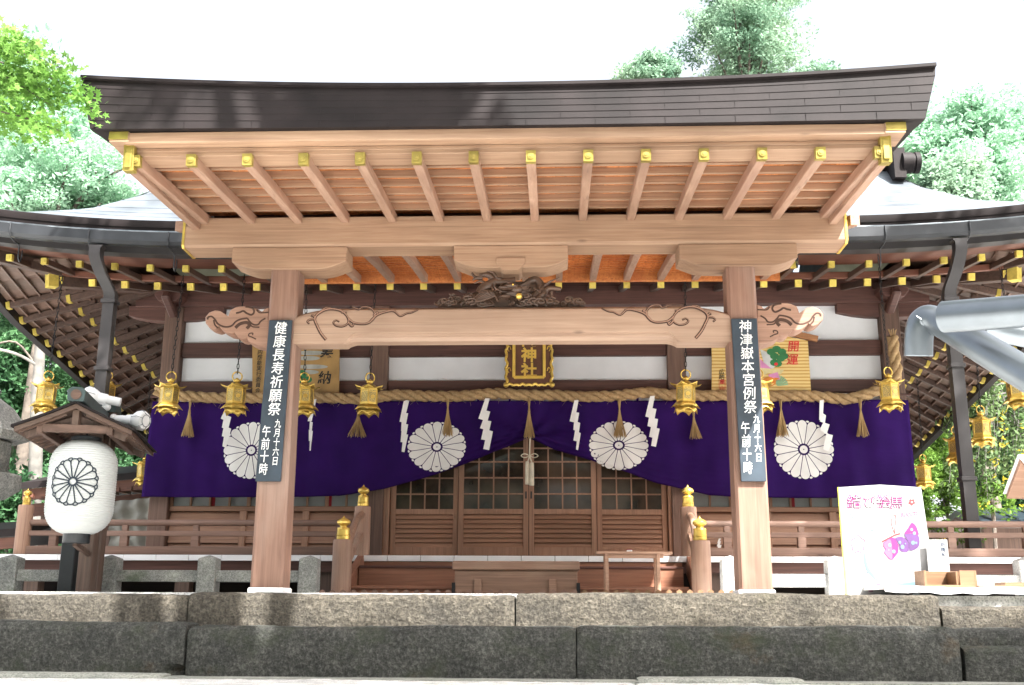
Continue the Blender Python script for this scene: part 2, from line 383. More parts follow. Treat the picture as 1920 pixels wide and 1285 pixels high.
rough_block('step_block', xd+.012, xe-.005, -.93, -.50, -.85, -.345, M['gran'], 'long dark granite block in the middle of the second step with a rusty stain', amp=.022, rnd=.05, seed=6)
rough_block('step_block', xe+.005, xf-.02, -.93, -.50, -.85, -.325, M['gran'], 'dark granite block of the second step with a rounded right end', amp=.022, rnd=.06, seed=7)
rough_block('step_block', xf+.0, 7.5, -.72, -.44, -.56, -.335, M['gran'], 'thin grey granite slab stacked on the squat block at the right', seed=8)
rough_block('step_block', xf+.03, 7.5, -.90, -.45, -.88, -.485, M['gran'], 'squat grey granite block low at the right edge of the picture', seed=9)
m = MB(); m.box(-8, 8, -1.26, -.6, -.95, -.795); m.build('mortar_strip', M['mortar'], kind='structure')
rough_block('step_block', -8, P(1190, 1275, -1.3).x, -2.6, -1.2, -1.3, -.80, M['granfresh'], 'pale worn landing slab along the bottom edge, left and middle', amp=.008, seed=10)
rough_block('step_block', P(1190, 1275, -1.3).x+.01, 8, -2.2, -1.2, -1.3, -.805, M['granfresh'], 'pale worn landing slab along the bottom edge at the right', amp=.012, seed=12)
rough_block('step_block', P(1195, 1262, -1.1).x, P(1503, 1262, -1.1).x, -1.24, -.92, -.9, -.765, M['mortar'], 'short grey levelling slab tucked under the second step, right of centre', amp=.006, seed=13)
rough_block('step_block', -7, P(308, 1262, -1.1).x, -1.20, -.92, -.9, -.765, M['mortar'], 'grey levelling slab with a broken end tucked under the second step at the left', amp=.006, seed=14)

# ================================================================== ENTRANCE PORCH
porch = thing('entrance_porch', 'new cedar entrance porch with a thick dark bronze roof edge on two square pillars', 'porch')
HW = 3.74
def sori(x, a): return a*(abs(x)/3.85)**2.2
def roof_section(x):
    u = abs(x)/HW
    zb = 4.022+sori(x, .015); zt = 4.43+sori(x, .14)
    ring = [(-2.30, zb)]
    n = 6
    for k in range(n):                                   # lapped sheet courses, each proud of the one above
        z0 = zb+(zt-.035-zb)*k/n; z1 = zb+(zt-.035-zb)*(k+1)/n
        yb = -2.352-.006*k/n
        ring += [(yb-.004, z0+.004 if k else z0), (yb, z1)]
    ring += [(-2.392, zt-.030), (-2.392, zt), (-2.33, zt+.012), (-.5, zt+.62), (2, zt+1.15), (4.6, zt+1.9), (4.6, zt+1.2), (2, 4.62), (0, 4.33), (-2.0, zb+.06)]
    return ring
R = []
for i in range(49):
    x = -1+2*i/48
    ring = roof_section(x*HW)
    R.append([(x*HW*(1+.035*max(0, min(1, (z-4.03)/.45))), y, z) for y, z in ring])
m = MB(); m.loft(R); roof = m.build('roof', M['bronze'], porch, smooth=25)
m = MB(); NJ = 0                                          # standing joints between the sheets
for k in range(6):
    for j in range(12):
        x = -3.5+.62*j+(.31 if k % 2 else 0)
        zb = 4.022+sori(x, .015); zt = 4.43+sori(x, .14)-.035
        z0 = zb+(zt-zb)*k/6+.006; z1 = zb+(zt-zb)*(k+1)/6-.004
        m.box(x-.0015, x+.0015, -2.3595, -2.35, z0, z1)
m.build('sheet_joint', M['bronze'], roof, kind='stuff')
# stepped eave boards
m = MB(); m.box(-3.44, 3.44, -2.29, -2.02, 3.925, 4.025); m.build('upper_eave_board', M['cedarX'], porch, bevel=.004)
m = MB(); m.box(-3.38, 3.38, -2.16, -1.90, 3.845, 3.922); m.box(-3.38, 3.38, -2.168, -2.16, 3.888, 3.922); m.build('lower_eave_board', M['cedarX'], porch, bevel=.004)
for s in (-1, 1):
    m = MB(); m.box(*sorted((s*3.40, s*3.58)), -2.30, -2.0, 3.93, 4.03); b = m.build('eave_board_end', M['cedarX'], porch, bevel=.003)
    m = MB(); m.box(*sorted((s*3.41, s*3.585)), -2.306, -2.296, 3.955, 4.03); m.build('brass_plate', M['goldcap'], b)
    # verge board and outer rafter with tall brass cap
    m = MB(); m.beam((s*3.42, -2.20, 3.86), (s*3.47, .15, 4.02), .085, .30); o = m.build('verge_rafter', M['cedarY'], porch, bevel=.006)
    m = MB(); m.beam((s*3.42, -2.232, 3.858), (s*3.4205, -2.13, 3.866), .098, .345); m.beam((s*3.42, -2.238, 3.858), (s*3.42, -2.228, 3.858), .06, .29); m.build('verge_cap', M['goldcap'], o, bevel=.006)
    m = MB(); m.add([(s*3.45, -2.28, 4.02), (s*3.735, -2.31, 4.04), (s*3.72, .4, 4.33), (s*3.72, 3.2, 4.9), (s*3.45, 3.2, 4.88), (s*3.45, .4, 4.30)], [(0, 1, 2, 5), (5, 2, 3, 4)])
    m.build('verge_soffit', M['bronze'], porch)
# front rafters with brass caps, boards and battens over them
XS = [(i-6.5)*.5178 for i in range(14)]
def rz(y): return 3.79+(y+2.2)*.088
for i, x in enumerate(XS):
    m = MB(); m.beam((x, -2.19, rz(-2.19)), (x+.012*x/3.4, .1, rz(.1)), .086, .105); o = m.build('rafter', M['cedarY'], porch, bevel=.005)
    m = MB(); m.beam((x, -2.208, rz(-2.208)), (x, -2.14, rz(-2.14)), .090, .110)
    for rr, yy in ((.031, -2.216), (.017, -2.222)):
        m.tube([(x, -2.205, rz(-2.2)), (x, yy, rz(-2.2))], rr, 14)
    m.build('rafter_cap', M['goldcap'], o, bevel=.003)
nb_ = 28
for k in range(nb_):                                      # sloping ceiling boards laid side by side over the battens
    x0 = -3.42+6.84*k/nb_; x1 = x0+6.84/nb_-.004; dz = .003*(k % 3)
    m = MB(); m.loft([[(x0, y, rz(y)+.128+dz), (x1, y, rz(y)+.128+dz), (x1, y, rz(y)+.15+dz), (x0, y, rz(y)+.15+dz)] for y in (-1.95, .10)]); m.build('ceiling_board', M['board'], porch)
for k in range(6):
    y = -1.74+.285*k; z = rz(y)+.085
    m = MB(); m.box(-3.4, 3.4, y-.022, y+.022, z-.024, z+.042); m.build('batten', M['cedarX'], porch)
m = MB(); m.box(-3.4, 3.4, .17, .22, 3.99, 4.30); m.build('back_board', M['hallX'], porch)
# main beam, brass end bands
m = MB()
m.prismx([(-.17, 3.646), (.17, 3.646), (.19, 3.67), (.19, 3.985), (-.20, 3.985), (-.20, 3.675)], -3.60, 3.60); beam = m.build('main_beam', M['cedarX'], porch, bevel=.006)
for s in (-1, 1):
    m = MB(); m.prismx([(-.178, 3.638), (.178, 3.638), (.197, 3.666), (.197, 3.99), (-.207, 3.99), (-.207, 3.671)], *sorted((s*3.585, s*3.612))); m.build('end_band', M['gold'], beam)
# boat shaped arms
def boat(xc, hl):
    top = 3.644; pts = [(-hl, top), (-hl, top-.165)]
    for k in range(13):
        t = k/12; pts.append((-hl+.03+.42*hl*t, top-.175-.075*math.sin(t*PI/2)))
    right = [(-a, b) for a, b in reversed(pts)]
    poly = [(xc+a, b) for a, b in pts+right]
    m = MB(); m.prism(poly, -.185, .185); return m.build('bracket_arm', M['cedarX'], porch, bevel=.006)
for xc, hl in ((-2.42, .63), (0, .618), (2.44, .63)): boat(xc, hl)
m = MB(); m.prism([(-.155, 3.505), (-.155, 3.435), (-.085, 3.36), (.085, 3.36), (.155, 3.435), (.155, 3.505)], -.20, .20); m.build('bearing_block', M['cedarX'], porch, bevel=.004)
# pillars on white stone plinths
for s in (-1, 1):
    m = MB(); R = []
    for z, hw in ((.02, .168), (1.2, .165), (3.49, .153)):
        ch = .028; x = s*2.465
        R.append([(x+a*hw-(ch*a if k == 0 else 0), b*hw-(ch*b if k == 1 else 0), z) for a, b, k in ((-1, -1, 0), (1, -1, 0), (1, -1, 1), (1, 1, 1), (1, 1, 0), (-1, 1, 0), (-1, 1, 1), (-1, -1, 1))])
    m.loft(R); p = m.build('pillar', M['cedarZ'], porch, bevel=.004)
    m = MB(); x = s*2.465; m.loft([[(x+a*q, b*q, z) for a, b in ((-1, -1), (1, -1), (1, 1), (-1, 1))] for q, z in ((.182, -.035), (.182, .006), (.171, .019))]); m.build('plinth', M['white'], p, bevel=.004)
# rainbow beam with moulded underside
def rb_section(x):
    t = max(0, min(1, (1.80-abs(x))/.13)); t = t*t*(3-2*t)
    e = max(0, (abs(x)-1.75)/.55); top = 2.968-.075*e**2.5
    low = 2.572+.108*t
    return [(-.155, low), (-.145, low-.004), (-.145+.02*t, low-.008), (-.125, low-.03*t-.008), (-.105+.0*t, low-.034*t-.008), (-.085, 2.60-.034*(1-t)), (.09, 2.60-.034*(1-t)), (.15, low), (.15, top-.05), (.10, top), (-.09, top), (-.14, top-.03), (-.155, top-.08)]
R = []
xs = sorted(set([round(-2.33+4.66*i/60, 4) for i in range(61)]+[s*(1.66+.015*k) for k in range(12) for s in (-1, 1)]))
for x in xs: R.append([(x, y, z) for y, z in rb_section(x)])
m = MB(); m.loft(R); rb = m.build('rainbow_beam', M['cedarlight'], porch, smooth=35)
def zpt(x, y, Y=-.157): q = P(480+x/4, 400+y/4, Y); return (q.x, Y, q.z)
SCROLL = [([(525, 950), (485, 900), (455, 840), (440, 795), (465, 755), (535, 722), (610, 725), (660, 750), (690, 790), (690, 825), (650, 850), (602, 845), (580, 822), (600, 804), (625, 815)], .011),
          ([(690, 790), (730, 822), (800, 832), (850, 820), (888, 780), (885, 740), (850, 710), (800, 705), (770, 722), (720, 705)], .010),
          ([(850, 822), (900, 770), (960, 745), (1030, 735), (1080, 772), (1130, 752), (1170, 745), (1220, 720)], .009),
          ([(440, 795), (400, 800), (385, 815), (400, 830)], .008), ([(440, 790), (425, 765), (415, 780)], .008), ([(690, 820), (720, 850), (735, 820)], .010),
          ([(880, 770), (915, 740), (905, 760)], .008), ([(640, 745), (680, 745)], .006), ([(960, 745), (1010, 728), (1050, 735)], .006), ([(470, 750), (520, 712), (560, 712)], .006)]
for s in (-1, 1):
    m = MB(); m2 = MB()
    for pts, r in SCROLL:
        q = [Vector(zpt(*a)) for a in pts]
        if s > 0: q = [Vector((-a.x-.02, a.y, a.z)) for a in q]
        q = spline(q, 5); n = len(q)
        rs = [r*(1.0-.72*(i/n)) for i in range(n)]
        m.tube(q, [a+.0085 for a in rs], 6, flat=.24, fdir=(0, 1, 0))
        m2.tube([a+Vector((.004, -.0045, .004)) for a in q], [a*.75 for a in rs], 6, flat=.45, fdir=(0, 1, 0))
    g = m.build('scroll_groove', M['groove'], rb, smooth=60)
    m2.build('scroll_carving', M['nose'], rb, smooth=60)
# carved beam noses
NOSE = [(1010, 215), (985, 222), (955, 232), (940, 255), (900, 280), (860, 255), (830, 235), (760, 210), (640, 190), (560, 193), (500, 205), (420, 245), (400, 290), (380, 345), (330, 310), (260, 265), (180, 253), (90, 288), (32, 360), (38, 450), (95, 520), (170, 545), (215, 530), (240, 500), (290, 560), (370, 605), (440, 618), (480, 600), (500, 630), (545, 690), (600, 702), (680, 680), (695, 740), (790, 785), (880, 805), (1010, 815)]
def npt(x, y, Y): q = P(380+x/8, 550+y/8, Y); return (q.x, q.z)
for s in (-1, 1):
    poly = [npt(a, b, -.12) for a, b in NOSE]; poly = [(s*abs(a), b) for a, b in poly]
    m = MB(); n = len(poly); cx = sum(a for a, b in poly)/n; cz = sum(b for a, b in poly)/n
    R = []
    for y, k in ((-.135, .93), (-.115, .985), (-.06, 1), (.06, 1), (.115, .985), (.135, .93)):
        R.append([(cx+(a-cx)*(1-(1-k)*.8), y, cz+(b-cz)*k) for a, b in poly])
    m.loft(R); no = m.build('beam_nose', M['nose'], porch, smooth=45)
    m = MB()
    GR = [([(75, 395), (80, 362), (130, 348), (180, 390), (230, 462), (330, 505), (430, 490), (500, 422), (580, 388), (670, 375)], .011), ([(500, 298), (560, 285), (610, 268), (660, 300), (730, 325), (770, 280), (745, 225), (640, 200)], .012),
          ([(670, 375), (700, 420), (760, 470), (830, 470), (870, 420), (940, 375)], .010), ([(490, 520), (560, 460), (660, 440), (700, 480), (660, 530)], .020), ([(700, 430), (740, 500), (850, 510)], .009),
          ([(800, 690), (740, 660), (690, 640), (700, 605), (750, 600), (745, 630)], .008), ([(810, 250), (850, 290), (930, 290), (985, 285)], .009), ([(165, 400), (180, 470), (225, 520)], .010)]
    for pts, r in GR:
        q = [npt(a, b, -.138) for a, b in pts]; m.tube(spline([(s*abs(a), -.134, b) for a, b in q], 5), r, 6, flat=.5, fdir=(0, 1, 0))
    m.build('carved_line', M['groove'], no, smooth=60)
# dragon panel above the rainbow beam (px measured in the 300 x 120 px enlargement)
def dp(x, y, Y=-.05): q = P(810+x/6.4, 470+y/6.4, -.1); return Vector((q.x, Y, q.z))
m = MB(); rr = random.Random(3)
def dtube(pts, r0, r1, Y=-.05, n=8, k=6):
    q = spline([dp(a, b, Y+(c_ if len(t) > 2 else 0)) for t in pts for a, b, c_ in [(t[0], t[1], t[2] if len(t) > 2 else 0)]], k); N = len(q)
    m.tube(q, [r0+(r1-r0)*i/N for i in range(N)], n)
dtube([(330, 620), (420, 540), (520, 510), (600, 470), (640, 400), (720, 360), (800, 340)], .03, .055, .0)         # left coil
dtube([(570, 500), (620, 420), (700, 380), (760, 350), (900, 350), (1000, 340)], .06, .045, -.02)
dtube([(1000, 500), (1080, 420), (1160, 340), (1250, 320), (1300, 380), (1280, 460), (1220, 520), (1180, 600)], .03, .055, .0)   # right coil
dtube([(1180, 610), (1260, 570), (1330, 500), (1380, 440), (1450, 430), (1550, 440)], .045, .022, -.03)
dtube([(1430, 470), (1440, 540), (1490, 550)], .02, .012, -.04)
dtube([(1270, 470), (1350, 400), (1420, 350), (1530, 300)], .022, .004, -.03)
dtube([(1330, 480), (1330, 420), (1430, 340)], .018, .004, -.05)
for a in ((820, 335), (560, 270), (480, 330)): dtube([(760, 350), (700, 280), (620, 270), a], .03, .01, -.03)
dtube([(830, 330), (790, 320), (760, 290), (730, 250), (640, 225), (540, 200)], .02, .004, -.06)
dtube([(600, 300), (520, 300), (470, 240)], .03, .008, -.02)
dtube([(620, 370), (580, 350), (500, 380)], .02, .006, -.05)
dtube([(750, 400), (760, 450), (830, 490), (900, 500)], .014, .006, -.11)
m.ball(dp(950, 440, -.12), (.085, .07, .035), 12, 8); m.ball(dp(860, 460, -.14), (.06, .05, .022), 10, 7); m.ball(dp(880, 560, -.12), (.07, .05, .020), 10, 7)
m.ball(dp(1020, 470, -.10), (.07, .06, .05), 10, 7); m.ball(dp(930, 405, -.15), (.03, .02, .014), 8, 6)
for k in range(11):
    t = k/10; dtube([(990, 440+8*k), (1060+20*t, 420+11*k), (1130+60*(1-t), 350+20*k)], .013, .003, -.10-.02*rr.random(), 6, 4)
for k in range(5): dtube([(1010, 520+8*k), (960-10*k, 510+8*k), (900-15*k, 520+10*k)], .009, .003, -.13, 6, 4)
for k in range(6): dtube([(480+18*k, 610), (560+20*k, 510+14*k), (660+15*k, 470+16*k), (760, 500+10*k), (790, 600)], .012, .010, -.07-.006*k, 6, 5)   # waves
for x, y, r in [(80, 620, .035), (140, 600, .04), (190, 620, .04), (230, 570, .035), (250, 620, .035), (300, 560, .04), (420, 570, .05), (470, 600, .045), (600, 620, .05), (680, 620, .05), (930, 625, .02), (965, 620, .02), (1080, 620, .04), (1150, 600, .045), (1220, 590, .045), (1300, 610, .05), (1400, 600, .05), (1480, 610, .045), (1590, 620, .035), (1640, 580, .04), (1700, 590, .045), (1760, 600, .04), (1800, 625, .03), (440, 520, .04), (1140, 540, .035), (1190, 560, .03)]:
    yy = -.03-.05*rr.random(); c0 = dp(x, y, yy); sg = rr.choice((-1, 1)); ph = rr.random()*6.28; sp = []
    for k in range(16):
        q = k/15; a = ph+sg*q*8.5; ra = r*1.25*(1-.82*q); sp.append(c0+Vector((ra*math.cos(a)*1.15, -.035*q, ra*math.sin(a)*.72)))
    m.tube(sp, [r*.30*(1-.45*k/15) for k in range(16)], 6); m.ball(c0+Vector((0, .02, 0)), (r*1.2, r*.8, r*.72), 8, 6)
for k in range(46):                                     # tufts, flames and scales between the coils
    x0 = rr.uniform(430, 1440); y0 = rr.uniform(430, 600) if 520 < x0 < 1380 else rr.uniform(540, 610); L_ = rr.uniform(35, 90); a = rr.uniform(-2.6, -.5)
    dtube([(x0, y0), (x0+L_*.5*math.cos(a)+rr.uniform(-14, 14), y0+L_*.5*math.sin(a)), (x0+L_*math.cos(a), y0+L_*.8*math.sin(a)+rr.uniform(-10, 10))], rr.uniform(.012, .022), .004, -.02-.07*rr.random(), 6, 4)
m.prism([(p_.x, p_.z) for p_ in (dp(*a) for a in ((60, 645), (100, 590), (230, 550), (330, 560), (420, 520), (560, 480), (620, 420), (760, 360), (1000, 340), (1180, 340), (1290, 400), (1280, 500), (1420, 540), (1500, 600), (1640, 590), (1790, 600), (1830, 645)))], -.005, .05)
for k in range(5): dtube([(300, 560), (250, 520-6*k), (200+6*k, 500+12*k)], .012, .005, -.03, 6, 4)
m.box(-.79, .80, -.06, .06, 2.955, 2.985)
dr = m.build('dragon_carving', M['carve'], porch, smooth=50)
m = MB(); m.ball(dp(1045, 560, -.14), .036, 14, 10); m.build('golden_orb', M['brass'], dr, smooth=60)
m = MB(); m.ball(dp(975, 435, -.185), .013, 8, 6); m.build('golden_eye', M['brass'], dr, smooth=60)
# rear rafters running back to the hall
for i in range(15):
    x = (i-7)*.53+.02
    pts = [(x, -.1+k*.5, 3.95+.188*(-.1+k*.5)+.10*math.sin(PI*k/10)) for k in range(11)]
    m = MB(); R = []
    for (a, b, z) in pts: R.append([(a-.05, b, z-.06), (a+.05, b, z-.06), (a+.05, b, z+.06), (a-.05, b, z+.06)])
    m.loft(R); m.build('rear_rafter', M['cedarY'], porch, bevel=.004)
m = MB()
for k in range(26):
    y = .2+k*.185; z = 3.95+.188*y+.10*math.sin(PI*(y+.1)/5)+.085
    m.box(-3.5, 3.5, y-.012, y+.012, z-.012, z+.018)
m.build('rear_ceiling_batten', M['board'], porch)
m = MB(); R = []
for k in range(12):
    y = .2+k*.43; z = 3.95+.188*y+.10*math.sin(PI*(y+.1)/5)+.10; R.append([(-3.6, y, z), (3.6, y, z), (3.6, y, z+.03), (-3.6, y, z+.03)])
m.loft(R); m.build('rear_ceiling_board', M['board'], porch)
m = MB(); m.box(-4.0, 4.0, 4.92, 5.0, P(960, 528, 4.92).z, P(960, 503, 4.92).z); m.build('rear_edge_board', M['board'], porch, bevel=.004)

# ================================================================== WORSHIP HALL
hall = thing('worship_hall', 'dark timber shrine hall with white plaster panels under a broad sweeping copper roof', 'shrine hall')
def esori(x): return .21*max(0, (abs(x)-4.6)/3.3)**2.0
KZ = [(0, 5.5), (.8, 5.78), (1.55, 6.24), (2.2, 6.86), (2.6, 7.32), (4, 8.55), (6.6, 10.5)]
EX = 8.95
def side_drop(y): return .17*(y-4.0)           # the side eaves sink towards the back
R = []
for k in range(34):
    kk = 6.6*k/33; hw = EX-kk if kk < 2.5 else EX-2.5
    row = []
    for i in range(61):
        u = -1+2*i/60; x = u*hw
        row.append((x, 4.0+kk, interp(kk, KZ)+esori(x*EX/hw)*max(0, 1-kk/2.2)))
    R.append(row)
m = MB(); m.loft(R, cap=False, closed=False)
for s in (-1, 1):                                       # side slopes and gable ends
    R = []
    for k in range(14):
        kk = 2.5*k/13; row = []
        for j in range(30):
            y = 4.0+kk+(16.5-4.0-kk)*j/29
            row.append((s*(EX-kk), y, interp(kk, KZ)+(esori(EX)*max(0, 1-(y-4)/3.5) - min(1.6, side_drop(max(4, y-kk))))*max(0, 1-kk/2.5)))
        R.append(row)
    m.loft(R, cap=False, closed=False)
    m.add([(s*(EX-2.5), 6.5, 7.2), (s*(EX-2.5), 10.6, 10.5), (s*(EX-2.5), 14.7, 7.2)], [(0, 1, 2)])
m.add([(-6.45, 10.6, 10.5), (6.45, 10.6, 10.5), (6.45, 17, 6.4), (-6.45, 17, 6.4)], [(0, 1, 2, 3)])
hroof = m.build('roof', M['copper'], hall, smooth=40)
m = MB()
for kk in np.arange(.25, 6.5, .28):                     # horizontal sheet laps
    hw = EX-kk if kk < 2.5 else EX-2.5; pts = []
    for i in range(41):
        x = (-1+2*i/40)*hw; pts.append((x, 4.0+kk, interp(kk, KZ)+esori(x*EX/hw)*max(0, 1-kk/2.2)+.004))
    m.tube(pts, .007, 4)
m.build('sheet_lap', M['copper'], hroof, kind='stuff')
m = MB()                                                # ridge and descending ridges with round end tiles
m.box(-6.7, 6.7, 10.3, 10.9, 10.4, 11.0)
m.build('ridge', M['bronze'], hroof, bevel=.05)
for s in (-1, 1):
    m = MB(); pts = [(s*6.35, 4.0+k_, interp(k_, KZ)+.12) for k_ in np.arange(2.55, 6.5, .3)]
    m.tube(pts, .15, 8, flat=.8); m.build('descending_ridge', M['bronze'], hroof, smooth=40)
    q = PXp(1700, 305, 6.2) if s > 0 else None
    c_ = P(1700, 306, 6.3); c_.x *= s
    m = MB(); R = []
    for dx, r_ in ((-.16, .16), (-.15, .185), (.02, .185), (.03, .165), (.06, .165), (.07, .185), (.15, .185), (.16, .16)):
        R.append([(c_.x+s*dx+.05*s, c_.y+r_*math.cos(2*PI*k/20), c_.z+r_*math.sin(2*PI*k/20)) for k in range(20)])
    m.loft(R); m.box(*sorted((c_.x-s*.25, c_.x-s*.05)), c_.y-.1, c_.y+.5, c_.z-.3, c_.z+.25); m.build('ridge_end_tile', M['bronze'], hroof, smooth=40)
# eave edge (layered fascia) along the front and the sides
def strip(name, sec, mat, parent, xs, zf, bevel=0):
    R = [[(x, y, z+zf(x)) for y, z in sec] for x in xs]
    m = MB(); m.loft(R); return m.build(name, mat, parent, smooth=30)
xs = np.linspace(-EX, EX, 61)
strip('eave_edge', [(4.06, 5.27), (4.045, 5.34), (4.035, 5.342), (4.02, 5.41), (4.01, 5.412), (3.99, 5.49), (3.99, 5.52), (4.05, 5.53), (4.6, 5.6), (4.6, 5.3)], M['bronze'], hall, xs, esori)
strip('eave_board', [(4.10, 5.02), (4.10, 5.28), (4.32, 5.30), (4.32, 5.02)], M['pipe'], hall, xs, esori)
strip('eave_soffit', [(4.3, 5.06), (4.3, 5.10), (5.25, 5.20), (5.25, 5.16)], M['hallred'], hall, xs, lambda x: esori(x)*.9)
strip('lower_eave_board', [(5.22, 4.935), (5.22, 5.03), (5.30, 5.03), (5.30, 4.935)], M['hallred'], hall, np.linspace(-7.72, 7.72, 41), lambda x: esori(x)*.8)
strip('inner_soffit', [(5.3, 5.03), (5.3, 5.06), (6.9, 5.50), (6.9, 5.46)], M['hallred'], hall, np.linspace(-7.7, 7.7, 21), lambda x: esori(x)*.3)
def capped(name, p, q, parent, wd=.080, h=.088):
    m = MB(); m.beam(p, q, wd, h); o = m.build(name, M['hallY'], parent, bevel=.004)
    d = (Vector(q)-Vector(p)).normalized()
    m = MB(); m.beam(Vector(p)-d*.012, Vector(p)+d*.055, wd+.012, h+.012)
    if abs(d.y) > .8: m.tube([Vector(p)-d*.014, Vector(p)-d*.022], .024, 10)
    m.build('rafter_cap', M['hallcap'], o); return o
for s in (-1, 1):
    for k in range(9):
        x = s*(4.08+.558*k)
        if abs(x) > 8.8: break
        z = 4.86+esori(x)*.95; capped('flying_rafter', (x, 4.30, z), (x*.995, 5.4, z+.115), hall)
for i in range(29):
    x = (i-14)*.545
    z = 4.865+esori(x)*.75; capped('base_rafter', (x, 5.28, z), (x, 6.75, z+.36), hall, .092, .105)
for s in (-1, 1):                                       # hip rafters
    m = MB(); m.beam((s*7.78, 5.22, 4.99), (s*6.1, 6.85, 5.30), .17, .22); o = m.build('hip_rafter', M['hallY'], hall, bevel=.006)
    m = MB(); m.beam((s*7.80, 5.20, 4.985), (s*7.69, 5.305, 5.0), .185, .235); m.build('hip_cap', M['hallcap'], o)
    m = MB(); m.beam((s*8.75, 4.2, 5.20), (s*7.6, 5.3, 5.16), .15, .19); m.build('hip_rafter', M['hallY'], hall, bevel=.006)
# side eaves: rafters in two tiers, boards, battens
def side_z(y, t):                                       # t: 0 at the wall, 1 at the outer tip
    return 5.30-.10*t-(.17*max(0, y-4.6)+.30*min(1, max(0, y-4.2)/2))*t
for s in (-1, 1):
    for k in range(21):
        y = 5.9+.50*k
        o = capped('side_base_rafter', (s*7.75, y, side_z(y, .62)-.09), (s*6.1, y, side_z(y, 0)-.03), hall, .10, .11)
        o = capped('side_flying_rafter', (s*8.78, y, side_z(y, .96)), (s*7.5, y, side_z(y, .5)+.02), hall, .09, .10)
    R = []
    for j in range(24):
        y = 4.9+.5*j; R.append([(s*6.0, y, side_z(y, 0)+.06), (s*8.9, y, side_z(y, 1)+.09), (s*8.9, y, side_z(y, 1)+.12), (s*6.0, y, side_z(y, 0)+.09)])
    m = MB(); m.loft(R); m.build('side_soffit', M['oldboard'], hall)
    for t in np.linspace(.06, .94, 12):
        x = s*(6.1+2.72*t)
        m = MB(); m.tube([(x, 4.9+.5*j, side_z(4.9+.5*j, t)+.055) for j in range(24)], .024, 4); m.build('side_batten', M['oldboard'], hall)
    R = []
    for j in range(26):
        y = 4.0+.5*j; z = side_z(y, 1)+(.22 if y < 4.6 else .09); R.append([(s*8.80, y, z), (s*8.84, y, z-.09), (s*8.98, y, z-.09), (s*9.0, y, z+.28), (s*8.8, y, z+.28)])
    m = MB(); m.loft(R); m.build('side_eave_edge', M['bronze'], hall, smooth=30)
# wall: posts, beams, plaster
YW = 6.86
for x, hw in ((-6.22, .16), (-2.56, .155), (2.56, .155), (6.22, .16)):
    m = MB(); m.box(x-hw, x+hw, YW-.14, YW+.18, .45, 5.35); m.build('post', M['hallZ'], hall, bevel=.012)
m = MB(); m.box(-6.05, 6.05, YW+.02, YW+.08, 3.2, 5.0); m.build('plaster_panel', M['plaster'], hall)
def hbeam(x0, x1, z0, z1, y0=YW-.08, y1=YW+.10, name='wall_beam', mat='hallX'):
    m = MB(); m.box(x0, x1, y0, y1, z0, z1); return m.build(name, M[mat], hall, bevel=.008)
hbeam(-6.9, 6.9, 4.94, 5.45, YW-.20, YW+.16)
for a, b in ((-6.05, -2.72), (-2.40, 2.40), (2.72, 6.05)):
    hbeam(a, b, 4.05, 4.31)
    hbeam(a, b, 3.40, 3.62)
for s in (-1, 1):                                      # boat arms on the corner posts
    for d in (-1, 1):
        x0 = s*6.22; m = MB()
        L = .88 if d*s < 0 else .82
        m.prism([(x0+d*.165, 4.98), (x0+d*.165, 4.70)]+[(x0+d*(.165+(L-.165)*t), 4.70+.10*t*t) for t in (.3, .6, .8, 1.0)]+[(x0+d*L, 4.98)], YW-.12, YW+.10)
        m.build('corner_bracket', M['hallX'], hall, bevel=.006)
    m = MB(); m.prism([(s*6.22-.24, 5.18), (s*6.22-.24, 5.06), (s*6.22-.16, 4.96), (s*6.22+.16, 4.96), (s*6.22+.24, 5.06), (s*6.22+.24, 5.18)], YW-.50, YW-.16); m.build('corner_block', M['hallX'], hall, bevel=.006)
    m = MB(); m.beam((s*6.22, YW-.12, 4.80), (s*6.22, YW-.62, 5.05), .15, .16); m.build('bracket_nose', M['hallX'], hall, bevel=.03)
# side bays: window band with glass, louvred boarding below
for s in (-1, 1):
    a, b = sorted((s*2.72, s*6.05))
    hbeam(a, b, 1.385, 1.47, YW-.05, YW+.1, 'window_sill', 'door')
    hbeam(a, b, 2.6, 2.75, YW-.05, YW+.1, 'window_head', 'door')
    win = MB(); win.box(a, b, YW+.05, YW+.06, 1.47, 2.6); wf = win.build('window_pane', M['frost'], hall)
    m = MB(); n = 10
    for i in range(n+1):
        x = a+(b-a)*i/n; w_ = .03 if i % 4 else .06; m.box(x-w_/2, x+w_/2, YW-.0, YW+.045, 1.47, 2.6)
    m.build('window_bar', M['doorZ'], wf)
    for i in (2, 5, 8): x = a+(b-a)*(i+.12)/n; m = MB(); m.box(x-.035, x+.035, YW+.040, YW+.049, 1.47, 2.6); m.build('red_curtain_edge', M['redcloth'], wf)
    m = MB()
    for k in range(4):
        z = .68+.175*k; m.prismx([(YW-.02, z), (YW+.03, z+.17), (YW+.05, z+.17), (YW+.05, z)], a, b)
    o = m.build('louvre_board', M['door'], hall, bevel=.004)
    hbeam(a, b, .50, .68, YW-.06, YW+.1, 'floor_sill', 'door')
    for x in (a+(b-a)*.38, a+(b-a)*.70): m = MB(); m.box(x-.055, x+.055, YW-.06, YW+.02, .68, 1.385); m.build('louvre_stile', M['doorZ'], hall, bevel=.004)
